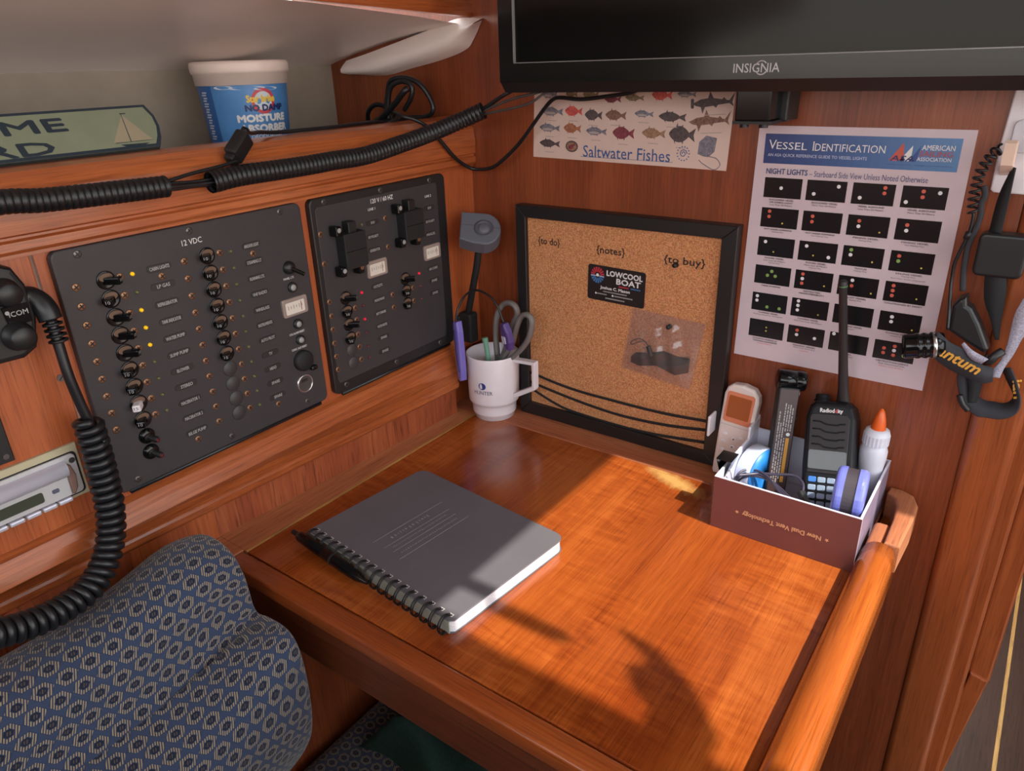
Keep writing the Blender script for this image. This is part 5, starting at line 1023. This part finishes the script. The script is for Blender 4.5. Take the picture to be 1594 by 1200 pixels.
    s = MB(); s.tube([A @ Vector(q) for q in catmull([(-0.002, 0.036, 0.0054), (-0.001, 0.018, 0.0056), (0.0005, 0.0, 0.0056), (0.0030, -0.022, 0.0056), (0.0062, -0.030, 0.0054)], 5)], 0.0010, mat('purple_gap', (40, 36, 96), 0.4), n=6); part(s, 'seam', o)
    A = frame((0.1075, -0.0720, 0.1490), (0.93, -0.3, 0.10), (-0.25, -0.05, 1)); s = MB(); s.prism([(-0.0050, 0.021), (0.0040, 0.021), (0.0090, 0.008), (0.0095, -0.008), (0.0045, -0.021), (-0.0040, -0.021), (-0.0085, -0.008), (-0.0082, 0.010)], 0.010, pd, M=A @ Matrix.Translation((0, 0, -0.005)), bev=0.003, seg=3); o = part(s, 'end_piece', g)
    s = MB(); s.prism(rrect(0.0095, 0.0120, 0.002, 3, -0.0015, -0.004), 0.0012, mat('lens_pale', (188, 186, 200), 0.2), M=A @ Matrix.Translation((0, 0, 0.0048)), bev=0.0004, seg=1); part(s, 'lens', o, 'pale square lens')
    s = MB(); s.tube(catmull([(0.0290, -0.0925, 0.1640), (0.0260, -0.085, 0.1780), (0.0300, -0.078, 0.1930), (0.0390, -0.073, 0.2050), (0.0553, -0.070, 0.2110), (0.0776, -0.070, 0.2055), (0.0919, -0.071, 0.1925), (0.1030, -0.0718, 0.1690)], 8), 0.0017, BLKR, n=8); part(s, 'cord', g)
mug()
def lamp():
    t = thing('gooseneck_lamp', 'small grey clip lamp with round button on a black stem in the corner', 'lamp', (0.012, -0.035, 0.11))
    gy = mat('lamp_grey', (92, 94, 104), 0.45); gd = mat('lamp_grey_dark', (70, 70, 80), 0.45)
    N = Vector((0.42, -0.56, 0.71)).normalized(); Xd = Vector((0.80, 0.585, -0.10)); M = frame((0.0590, -0.0600, 0.3010), Xd, N.cross(Xd)); 
    D = [(-0.0290, 0.0270), (-0.0290, -0.0180)] + [(0.002+0.0260*math.cos(a), 0.0015+0.0265*math.sin(a)) for a in [math.radians(-105+k*17.5) for k in range(13)]]
    D = [(-0.0295, 0.0260), (-0.0295, -0.0190), (-0.010, -0.0245)] + [(0.0045+0.0245*math.cos(math.radians(a)), 0.0*1+0.0262*math.sin(math.radians(a))) for a in range(-84, 85, 14)] + [(-0.010, 0.0262)]
    s = MB(); s.prism(D, 0.0250, gy, M=M @ Matrix.Translation((0, 0, -0.0250)), bev=0.0022, seg=3); o = part(s, 'head', t)
    s = MB(); s.lathe([(0.0142, 0.0004), (0.0136, 0.0012), (0.0112, 0.0014), (0.0100, 0.0002)], gd, M=M @ Matrix.Translation((0.0045, 0, 0)), n=30); s.lathe([(0, 0.0024), (0.0070, 0.0023), (0.0082, 0.0012), (0.0084, 0.0)], gy, M=M @ Matrix.Translation((0.0045, 0, 0)), n=26); part(s, 'button', o, 'round push button')
    s = MB(); s.box((-0.016, 0.0045, 0.0001), (0.024, 0.0006, 0.0003), gd, M=M); s.box((0.024, 0.002, 0.0001), (0.009, 0.0008, 0.0003), gd, M=M); part(s, 'seam', o)
    s = MB(); s.tube(catmull([(0.0540, -0.060, 0.2800), (0.0510, -0.058, 0.2660), (0.0440, -0.056, 0.2400), (0.0320, -0.052, 0.2080), (0.0190, -0.047, 0.1750), (0.0120, -0.044, 0.1580)], 8), 0.0052, BLKM, n=14); part(s, 'stem', t)
    s = MB(); s.bx(0.0005, 0.0240, -0.054, -0.034, 0.115, 0.163, BLKM, 0.003, 2); s.bx(-0.010, 0.0045, -0.058, -0.030, 0.1225, 0.158, BLK, 0.002, 2); part(s, 'clip', t)
lamp()
def remote():
    t = thing('remote_control', 'white remote control with an amber display in its holder beside the cork board', 'remote control', (0.441, -0.03, 0.0005))
    M = frame((0.4370, -0.0330, 0.0010), (1, 0, -0.06), (-0.006, 0.015, 0.125)) @ Matrix.Diagonal((0.90, 1, 1, 1))
    rc = mat('remote_white', (222, 206, 200), 0.35)
    s = MB(); s.prism([(-0.0215, 0.004), (-0.0190, 0.0)] + [(0.019, 0.0), (0.0235, 0.006), (0.0255, 0.110), (0.0235, 0.119), (0.0160, 0.127), (0.0, 0.1300), (-0.0160, 0.128), (-0.0225, 0.123), (-0.0255, 0.113)], 0.014, rc, M=M @ Matrix.Translation((0, 0, -0.012)), bev=0.0035, seg=3); part(s, 'body', t)
    s = MB(); s.prism(rrect(0.0400, 0.0420, 0.004, 4, 0.0, 0.0980), 0.0012, mat('display_surround', (214, 128, 96), 0.3), M=M @ Matrix.Translation((0, 0, 0.0018)), bev=0.0004, seg=1); o = part(s, 'display_surround', t, 'orange pink surround')
    s = MB(); s.prism(rrect(0.0330, 0.0300, 0.002, 3, 0.0, 0.0990), 0.0005, mat('lcd_amber', (160, 84, 42), 0.25), M=M @ Matrix.Translation((0, 0, 0.0029))); part(s, 'display', o, 'amber display')
    s = MB(); s.box((0, 0.0725, 0.002), (0.044, 0.0008, 0.0004), mat('seam_grey', (180, 172, 172), 0.5), M=M); part(s, 'flap_seam', t)
    for i, (x, y) in enumerate(((-0.0130, 0.0600), (-0.0130, 0.0485), (-0.0130, 0.0370), (0.012, 0.0600), (0.0015, 0.0555), (0.0015, 0.0440), (0.012, 0.0460), (0.012, 0.0340))):
        s = MB(); s.prism(ellipse(0.0036, 0.0022, 14, x, y), 0.0016, WHITE, M=M @ Matrix.Translation((0, 0, 0.0018)), bev=0.0006, seg=2); o = part(s, 'button', t)
        if i in (4, 5): s = MB(); s.flat([(x-0.0015, y-0.001), (x+0.0015, y-0.001), (x, y+0.0014)] if i == 4 else [(x-0.0015, y+0.001), (x+0.0015, y+0.001), (x, y-0.0014)], INK_K, M, 0.0036); part(s, 'arrow_mark', o)
    s = MB(); s.box((0.0, 0.1255, 0.0012), (0.006, 0.002, 0.0010), INK_K, 0.0004, 1, M=M); part(s, 'emitter_window', t)
    h = thing('remote_holder', 'white plastic wall holder gripping the remote control', 'holder', (0.444, -0.01, 0.045))
    s = MB(); s.bx(0.4205, 0.4650, -0.0065, -0.0005, 0.045, 0.088, WHITE, 0.001); part(s, 'back_plate', h)
    for x0, x1 in ((0.4085, 0.4120), (0.4620, 0.4655)):
        s = MB(); s.bx(x0, x1, -0.040, -0.001, 0.056, 0.0850, WHITE, 0.0015, 2); part(s, 'side_arm', h)
remote()

# ------------------------------------------------------------------ the cardboard box and what stands in it
BX0, BX1, BY0, BY1, BH, BT = 0.4632, 0.6240, -0.1500, -0.0030, 0.0690, 0.0022
def carton():
    t = thing('cardboard_box', 'shallow maroon and white cardboard box full of odds and ends', 'box', (0.5436, -0.0765, 0.0002))
    br = mat('carton_maroon', (112, 62, 58), 0.4, noise=0.04); wh = mat('carton_white', (222, 220, 236), 0.5); lil = mat('carton_lilac', (136, 124, 146), 0.35, noise=0.12, nscale=60)
    s = MB(); s.bx(BX0+BT, BX1-BT, BY0+BT, BY1-BT, 0.0004, 0.0022, wh); part(s, 'base', t)
    for q, m in (((BX0, BX1, BY0, BY0+BT), br), ((BX0, BX0+BT, BY0+BT, BY1-BT), br), ((BX1-BT, BX1, BY0+BT, BY1-BT), lil), ((BX0, BX1, BY1-BT, BY1), br)):
        x0, x1, y0, y1 = q; s = MB(); e = 0.0004
        s.bx(x0, x1, y0, y1, 0.0004, BH-0.0008, m); s.bx(x0, x1, y0, y1, BH-0.0007, BH, wh)
        if x1-x0 > y1-y0: yy = y1 if y0 == BY0 else y0-e; s.bx(max(x0, BX0+BT), min(x1, BX1-BT), yy, yy+e, 0.0025, BH-0.0001, wh)
        else: xx = x1 if x0 == BX0 else x0-e; s.bx(xx, xx+e, y0, y1, 0.0025, BH-0.0001, wh)
        if m is lil: s.bx(x1-0.0002, x1+0.0003, y0-0.0018, y0-0.0008, 0.002, BH-0.0008, wh)
        o = part(s, 'side', t)
        if y0 == BY0:
            s = MB(); gl = mat('carton_gold', (216, 162, 120), 0.4)
            A = FB(0.5437, 0.0312, BY0-0.0003, math.pi); s.text('New Dual Vent Technology', A, 0.0880, 0.0082, gl, 0.018)
            for x in (-0.0500, 0.0500): 
                st = [(0.0026*(1 if k % 2 == 0 else 0.45)*math.cos(math.radians(90+36*k)), 0.0026*(1 if k % 2 == 0 else 0.45)*math.sin(math.radians(90+36*k))) for k in range(10)]; s.flat(st, gl, A @ Matrix.Translation((x, 0.0005, 0)))
            part(s, 'lettering', o, 'gold upside-down lettering')
carton()
Z0 = 0.0024
def handheld():
    t = thing('handheld_radio', 'black handheld two-way radio with long antenna standing in the box', 'radio', (0.578, -0.09, Z0))
    Y = Vector((-0.165, 0.394, 0.902)); M = frame((0.5795, -0.0985, Z0+0.001), (0.986, 0.066, 0.152), Y) @ Matrix.Diagonal((1, 1.055, 1, 1)); bk = mat('radio_black', (22, 21, 25), 0.45, spec=0.25)
    # body outline, top corners rounded
    s = MB(); s.prism([(-0.0245, 0.002), (0.0245, 0.002), (0.0275, 0.020), (0.0285, 0.075), (0.0280, 0.128), (0.0240, 0.141), (0.0170, 0.1465), (-0.0170, 0.1465), (-0.0235, 0.141), (-0.0275, 0.128), (-0.0285, 0.075), (-0.0275, 0.020)], 0.034, bk, M=M @ Matrix.Translation((0, 0, -0.034)), bev=0.006, seg=4); part(s, 'body', t)
    s = MB(); s.prism([(-0.0215, 0.066), (0.0205, 0.066), (0.0215, 0.128), (0.0180, 0.132), (-0.0195, 0.132), (-0.0220, 0.128)], 0.0012, mat('grille_brown', (36, 29, 31), 0.5), M=M @ Matrix.Translation((0, 0, -0.0002)), bev=0.0005, seg=1); o = part(s, 'speaker_grille', t)
    for k in range(4):
        s = MB(); y = 0.1235-0.0085*k; s.tube([M @ Vector(p) for p in catmull([(-0.0185, y, 0.0010), (-0.010, y-0.0003, 0.0012), (-0.004, y-0.0028, 0.0012), (0.008, y-0.0034, 0.0012), (0.011, y-0.0022, 0.0012), (0.0175, y-0.0016, 0.0010)], 4)], 0.0010, BLKG, n=6); part(s, 'grille_slot', o)
    s = MB(); s.text('Radiod', M @ Matrix.Translation((-0.0035, 0.1360, 0.0005)), 0.0160, 0.0048, INK_W, 0.03); s.text('d', M @ Matrix.Translation((0.0050, 0.1360, 0.0005)), 0.0026, 0.0048, mat('logo_red', (200, 60, 60), 0.4), 0.03) if False else s.text('d', M @ Matrix.Translation((0.0062, 0.1360, 0.0005)), 0.0024, 0.0048, mat('logo_red', (200, 60, 60), 0.4), 0.03); s.text('ity', M @ Matrix.Translation((0.0107, 0.1352, 0.0005)), 0.0058, 0.0056, INK_W, 0.03); part(s, 'logo', t, 'white lettering with one red letter')
    s = MB(); s.prism(rrect(0.0415, 0.0215, 0.002, 3, -0.0005, 0.0810), 0.0010, mat('radio_screen', (58, 53, 50), 0.12), M=M @ Matrix.Translation((0, 0, 0.0009)), bev=0.0003, seg=1); part(s, 'screen', t)
    kw = mat('key_pale', (158, 178, 204), 0.4); kb = mat('key_blue', (60, 130, 220), 0.4)
    for r in range(4):
        for c in range(4):
            s = MB(); s.prism(rrect(0.0088, 0.0062, 0.0015, 3, -0.0155+0.0104*c, 0.0585-0.0090*r), 0.0014, kb if (r, c) == (0, 0) else kw, M=M @ Matrix.Translation((0, 0, -0.0002)), bev=0.0005, seg=1); part(s, 'key', t, 'blue key' if (r, c) == (0, 0) else None)
    s = MB(); U = M @ Matrix.Translation((-0.0125, 0.146, -0.016)) @ Matrix.Rotation(-math.pi/2, 4, 'X'); s.lathe([(0.0095, 0), (0.0095, 0.002), (0.0078, 0.003), (0.0082, 0.0065), (0.0070, 0.0085), (0, 0.0085)], bk, M=U, n=22); part(s, 'volume_knob', t)
    s = MB(); base = M @ Vector((0.0105, 0.1455, -0.016)); tip = Vector((0.5470, -0.0430, 0.2890)); A = axis_frame(base, tip-base); L = (tip-base).length
    s.lathe([(0.0078, 0), (0.0074, 0.004), (0.0062, 0.016), (0.0056, 0.024), (0.0048, L*0.5), (0.0043, L*0.93), (0.0046, L*0.935), (0.0046, L-0.002), (0.0030, L), (0, L)], mat('antenna_black', (40, 34, 36), 0.5), M=A, n=16); o = part(s, 'antenna', t)
    s = MB(); s.lathe([(0.0046, L*0.955), (0.0049, L*0.955), (0.0049, L*0.962), (0.0046, L*0.962)], mat('antenna_green', (80, 130, 80), 0.5), M=A, n=16); part(s, 'colour_band', o, 'thin green band')
handheld()
def worklight():
    t = thing('work_light', 'black stick work light with a printed warning label standing in the box', 'flashlight', (0.52, -0.06, Z0))
    Yv = Vector((-0.055, 0.26, 0.96)).normalized(); Xv = Vector((0.88, 0.46, 0.0)); Xv = Xv-Yv*Xv.dot(Yv)
    M = frame((0.5128, -0.0700, Z0+0.001), Xv, Yv) @ Matrix.Diagonal((1.08, 1.0, 1.12, 1))
    lb = mat('worklight_label', (70, 50, 50), 0.45)
    s = MB(); s.box((0, 0.074, -0.009), (0.0225, 0.148, 0.018), BLK, 0.002, 2, M=M); s.box((0.002, 0.074, -0.018), (0.020, 0.144, 0.016), BLKG, 0.004, 2, M=M); part(s, 'body', t)
    s = MB(); s.box((0, 0.076, 0.0003), (0.0195, 0.140, 0.0006), lb, M=M); o = part(s, 'label', t, 'brown black printed label')
    s = MB(); s.box((0.0045, 0.058, 0.0008), (0.0036, 0.056, 0.0001), mat('label_amber', (206, 146, 50), 0.5), M=M); s.flat(ellipse(0.0022, 0.0022, 12), INK_W, M @ Matrix.Translation((0.0045, 0.0905, 0.0008)))
    s.text('WARNING', M @ Matrix.Translation((0.0045, 0.052, 0.0010)) @ Matrix.Rotation(-math.pi/2, 4, 'Z'), 0.013, 0.0022, INK_K, 0.01) if False else None
    for c, (x, y0, y1) in enumerate(((-0.0070, 0.035, 0.120), (-0.0045, 0.030, 0.105), (-0.0018, 0.030, 0.128), (0.0008, 0.035, 0.086), (0.0010, 0.096, 0.128), (0.0036, 0.096, 0.126), (0.0062, 0.096, 0.126))):
        y = y0
        while y < y1: q = 0.001+0.003*random.random(); s.box((x, y, 0.0008), (0.0013, q, 0.0001), INK_G, M=M); y += q+0.0007
    part(s, 'label_print', o)
    s = MB(); A = M @ Matrix.Translation((-0.0125, 0.156, -0.011)) @ Matrix.Rotation(math.pi/2, 4, 'Y'); s.lathe([(0, 0), (0.0115, 0), (0.0125, 0.001), (0.0125, 0.0185), (0.0118, 0.0190), (0.0118, 0.0200), (0.0125, 0.0205), (0.0125, 0.0290), (0.0115, 0.030), (0, 0.030)], BLKG, M=A, n=28); part(s, 'pivot_head', t)
    for y in (0.110, 0.141): s = MB(); s.box((0.0122, y, -0.014), (0.0010, 0.0035, 0.015), mat('band_silver', (170, 168, 180), 0.3, metal=0.5), M=M); part(s, 'band', t, 'silver band')
    s = MB(); s.cyl(0.003, 0.001, GREYB, M=M @ Matrix.Translation((0.0120, 0.127, -0.013)) @ Matrix.Rotation(math.pi/2, 4, 'Y'), n=12); part(s, 'switch', t)
worklight()
def glue():
    t = thing('glue_bottle', 'white glue bottle with pointed orange cap standing in the box', 'bottle', (0.6075, -0.0315, Z0))
    bw = mat('bottle_white', (214, 214, 226), 0.35); M = FT(0.6060, -0.0320, Z0) @ Matrix.Rotation(0.01, 4, 'Y')
    s = MB(); s.lathe([(0, 0), (0.0135, 0), (0.0145, 0.003), (0.0145, 0.060), (0.0135, 0.066), (0.0150, 0.082), (0.0150, 0.090), (0.0125, 0.098), (0.0095, 0.101), (0.0095, 0.104), (0, 0.104)], bw, M=M, n=32); part(s, 'bottle', t)
    s = MB(); pr = [(0.0128, 0.0985), (0.0140, 0.0995)]; 
    n = 44; V = []; F = []
    for z in (0.0985, 0.1110):
        for k in range(n): a = 2*math.pi*k/n; r = 0.0140+(0.0004 if k % 2 else 0); V.append((r*math.cos(a), r*math.sin(a), z))
    for k in range(n): F.append((k, (k+1) % n, n+(k+1) % n, n+k))
    F.append(tuple(range(n-1, -1, -1))); F.append(tuple(range(n, 2*n))); s.add(V, F, bw, M); s.lathe([(0.0140, 0.1110), (0.0125, 0.1160), (0.0085, 0.1175), (0, 0.1175)], bw, M=M, n=32); part(s, 'collar', t)
    s = MB(); s.lathe([(0.0080, 0.1170), (0.0078, 0.1200), (0.0062, 0.1300), (0.0036, 0.1390), (0.0018, 0.1420), (0, 0.1425)], mat('cap_orange', (224, 96, 34), 0.35), M=M, n=24); part(s, 'nozzle_cap', t, 'orange cap')
    s = MB(); s.lathe([(0.0147, 0.010), (0.0147, 0.058)], mat('glue_label_orange', (206, 110, 60), 0.5), M=M, n=10, a0=math.radians(-178), a1=math.radians(-120)); part(s, 'label', t, 'orange label')
glue()
def tape_measure():
    c = thing('power_adapter', 'black charger block low in the box under the blue tape measure', 'charger', (0.596, -0.108, Z0))
    s = MB(); s.bx(0.577, 0.6165, -0.1350, -0.0800, Z0, 0.0300, BLK, 0.003, 2); part(s, 'case', c)
    s = MB(); s.tube(catmull([(0.577, -0.12, 0.012), (0.566, -0.128, 0.014), (0.552, -0.135, 0.008), (0.535, -0.140, 0.006)], 5), 0.0016, BLKR, n=8); part(s, 'cable', c)
    t = thing('tape_measure', 'blue and black retractable tape measure standing on edge in the box corner', 'tape measure', (0.6015, -0.1080, 0.0302))
    pb = mat('tape_blue', (112, 120, 204), 0.3, coat=0.3); gb = mat('tape_black', (64, 58, 66), 0.5, bump=0.1)
    def outline(k):
        return [(-0.0290+k, 0.0+k), (0.024-k, 0.0+k)] + [(0.0-0.002+(0.029-k)*math.cos(a), 0.036+(0.0340-k)*math.sin(a)) for a in [math.radians(-25+k2*7.6) for k2 in range(28)]] + [(-0.0305+k, 0.030)]
    R = Matrix(((0, 0, 1, 0), (1, 0, 0, 0), (0, 1, 0, 0), (0, 0, 0, 1))); M = FT(0.6015, -0.1060, 0.0304, 0.10) @ R
    s = MB(); s.prism(outline(0.0012), 0.0130, gb, M=M @ Matrix.Translation((0, 0, -0.0065)), bev=0.0006, seg=1); part(s, 'grip_band', t, 'black rubber band round the middle')
    for z, sg in ((0.0062, 1), (-0.0162, -1)):
        s = MB()
        if sg > 0: s.prism(outline(0.0), 0.0100, pb, M=M @ Matrix.Translation((0, 0, z)), bev=0.0055, seg=4)
        else: s.prism(outline(0.0), 0.0100, pb, M=M @ Matrix.Translation((0, 0, -0.0062)) @ Matrix.Diagonal((1, 1, -1, 1)), bev=0.0055, seg=4)
        part(s, 'side_shell', t, 'blue side shell')
    s = MB(); s.box((-0.0305, 0.010, 0.0), (0.0025, 0.012, 0.006), STEEL, 0.0006, 1, M=M); s.box((-0.0310, 0.0165, 0.0020), (0.0015, 0.004, 0.006), STEEL, M=M); part(s, 'tape_hook', t, 'bright metal hook')
tape_measure()
def small_things():
    t = thing('tape_roll', 'white plumbing tape roll with blue side leaning in the box', 'tape', (0.489, -0.075, Z0))
    M = axis_frame((0.4760, -0.0560, Z0+0.0340), (0.95, -0.30, 0.06))
    s = MB(); s.lathe([(0.012, 0), (0.0325, 0), (0.0335, 0.001), (0.0335, 0.0190), (0.0325, 0.020), (0.012, 0.020), (0.012, 0)], mat('tape_white', (206, 216, 238), 0.45), M=M, n=40); part(s, 'tape', t)
    s = MB(); s.lathe([(0.006, 0.0195), (0.0325, 0.0200), (0.0330, 0.0215), (0.006, 0.0222), (0.006, 0.0195)], mat('tape_side_blue', (44, 130, 214), 0.4), M=M, n=40); part(s, 'side_flange', t, 'blue side flange')
    c = thing('binder_clip', 'black binder clip gripping the left rim of the cardboard box', 'clip', (0.464, -0.112, 0.05))
    s = MB(); A = Matrix(((1, 0, 0, 0.4642), (0, 0, 1, -0.1260), (0, 1, 0, 0), (0, 0, 0, 1))); s.prism([(-0.0090, 0.0775), (0.0090, 0.0775), (0.0016, 0.0560), (0.0022, 0.0560), (0.0096, 0.0785), (-0.0096, 0.0785), (-0.0024, 0.0560), (-0.0018, 0.0560)], 0.024, BLKG, M=A); part(s, 'spring_body', c)
    for sx in (-1, 1):
        s = MB(); s.tube(catmull([(0.4642+sx*0.0022, -0.120, 0.0560), (0.4642+sx*0.006, -0.118, 0.0450), (0.4642+sx*0.010, -0.114, 0.0345), (0.4642+sx*0.010, -0.111, 0.0345), (0.4642+sx*0.006, -0.108, 0.0450), (0.4642+sx*0.0022, -0.106, 0.0560)], 5), 0.0007, STEEL, n=6); part(s, 'wire_handle', c)
    u = thing('usb_cable', 'tangled dark USB cable lying across the front of the box', 'cable', (0.52, -0.11, Z0))
    cg = mat('cable_slate', (62, 58, 76), 0.3); cl = mat('cable_lilac', (150, 146, 170), 0.3)
    s = MB()
    for k, (dz, r, m) in enumerate(((0.0, 0.0016, cg), (0.006, 0.0015, cg), (0.012, 0.0014, cg))):
        P = [(0.4720, -0.1130-0.004*k, 0.012+dz), (0.4735, -0.0990, 0.036+dz), (0.4850, -0.0910+0.003*k, 0.046+dz*0.5), (0.5050, -0.0880, 0.047+dz*0.4), (0.5280, -0.0950-0.004*k, 0.042), (0.5480, -0.1080, 0.034), (0.5560, -0.1200, 0.026), (0.5400, -0.1330, 0.012+dz), (0.5100, -0.1340+0.003*k, 0.008+dz), (0.4850, -0.1290, 0.010+dz), (0.4720, -0.1130-0.004*k, 0.012+dz)]
        s.tube(catmull(P, 8), r, m, n=8)
    part(s, 'cable', u)
    s = MB(); s.tube(catmull([(0.4750, -0.1040, 0.050), (0.4950, -0.0860, 0.050), (0.5150, -0.0790, 0.052), (0.5340, -0.0760, 0.055), (0.5460, -0.0830, 0.052), (0.5500, -0.0930, 0.046)], 8), 0.0018, cg, n=8); s.tube(catmull([(0.5010, -0.1180, 0.040), (0.5180, -0.1200, 0.040), (0.5360, -0.1240, 0.034), (0.5500, -0.1300, 0.024)], 8), 0.0015, cg, n=8); part(s, 'loop', u)
    s = MB(); A = frame((0.5530, -0.1000, 0.0440), (0.62, -0.60, -0.45), (0.5, 0.8, -0.2)); s.box((0, 0, 0), (0.017, 0.010, 0.0060), BLK, 0.0012, 1, M=A); s.box((0.013, 0, 0), (0.012, 0.0080, 0.0040), STEEL, 0.0004, 1, M=A); part(s, 'plug', u, 'black plug with a metal tip')
small_things()

# ------------------------------------------------------------------ seat
def set_uv(o, fn):
    me = o.data; uv = me.uv_layers.new(name='UVMap')
    for p in me.polygons:
        for li in p.loop_indices: uv.data[li].uv = fn(me.vertices[me.loops[li].vertex_index].co, me.loops[li].vertex_index)
def seat():
    t = thing('padded_seat', 'blue patterned upholstered seat back against the console at lower left', 'seat', (0.09, -0.9, -0.34))
    base = [(0.02, -0.34), (0.02, -0.1), (0.018, 0.025), (0.028, 0.052), (0.055, 0.0665), (0.083, 0.067), (0.104, 0.057)]
    main = base+[(0.116, 0.036), (0.122, 0.010), (0.129, -0.010), (0.145, -0.026), (0.168, -0.040), (0.188, -0.062), (0.197, -0.100), (0.190, -0.155), (0.160, -0.215), (0.118, -0.27), (0.07, -0.34)]
    endp = base+[(0.115, 0.038), (0.1185, 0.018), (0.1205, 0.000), (0.128, -0.007), (0.150, -0.003), (0.182, -0.004), (0.197, -0.030), (0.198, -0.095), (0.187, -0.150), (0.152, -0.21), (0.108, -0.265), (0.06, -0.34)]
    main.insert(11, (0.137, -0.019))
    P = catmull([(x, 0, z) for x, z in main], 5); PE = catmull([(x, 0, z) for x, z in endp], 5); cx, cz = 0.085, -0.03
    ys = [-1.285, -1.2, -1.1, -0.95, -0.85, -0.78, -0.72, -0.67, -0.63, -0.60, -0.585, -0.573, -0.564, -0.557, -0.5525, -0.5500]; sc = [1]*9 + [1.0, 0.999, 0.996, 0.99, 0.98, 0.965, 0.94]
    arc = [0]
    for a, b2 in zip(P, P[1:]): arc.append(arc[-1]+(b2-a).length)
    s = MB(); V = []; F = []; UV = []; n = len(P)
    for y, k in zip(ys, sc):
        low = 0.016*(1/(1+math.exp((y+0.645)/0.016)))
        we = 1/(1+math.exp(-(y+0.61)/0.018))
        for i, p in enumerate(P):
            p = p.lerp(PE[i], we); z = p.z - (low if p.z > 0.02 else low*max(0, (p.z+0.1)/0.12)) 
            if p.z > 0.0: z += 0.006*math.exp(-((y+0.585)/0.03)**2)
            kk = k
            V.append((cx+(p.x-cx)*(0.55+0.45*kk if p.x < cx else kk), y, cz+(z-cz)*(0.25+0.75*kk))); UV.append((y, arc[i]))
    for i in range(len(ys)-1):
        for q in range(n-1): F.append((i*n+q, i*n+q+1, (i+1)*n+q+1, (i+1)*n+q))
    F.append(tuple((len(ys)-1)*n+q for q in range(n))); s.add(V, F, FABRIC, I4, True)
    o = part(s, 'cushion', t); set_uv(o, lambda c, i: UV[i])
    t2 = thing('seat_cushion', 'dark patterned seat cushion in the shade under the table', 'cushion', (0.3, -0.5, -0.50))
    s = MB(); s.bx(0.035, 0.62, -1.285, -0.16, -0.50, -0.362, FABRIC, 0.03, 4); o = part(s, 'cushion', t2); w = wpos(t2); set_uv(o, lambda c, i: (c.x+w.x+0.4*c.z, c.y))
    g = MB(); gm = mat('green_knit', (24, 52, 44), 0.95, noise=0.25, nscale=260, bump=0.6, bscale=500); n = 26; V = []; F = []
    for i in range(n+1):
        for j in range(n+1):
            u, v = i/n, j/n; e = min(1, 8*min(u, 1-u, v, 1-v)); x = 0.085+0.30*u+0.01*math.sin(7*v); y = -0.425+0.20*v+0.012*math.sin(9*u); z = -0.361+e*(0.045+0.014*math.sin(6*u+9*v)+0.010*math.sin(14*u*v+3)+0.0012*math.sin(160*u+30*v)); V.append((x, y, z))
    for i in range(n):
        for j in range(n): F.append((i*(n+1)+j, (i+1)*(n+1)+j, (i+1)*(n+1)+j+1, i*(n+1)+j+1))
    g.add(V, F, gm, I4, True); single(g, 'knit_cloth', 'dark green knitted cloth crumpled on the seat cushion under the table', 'cloth', (0.235, -0.33, -0.361))
seat()
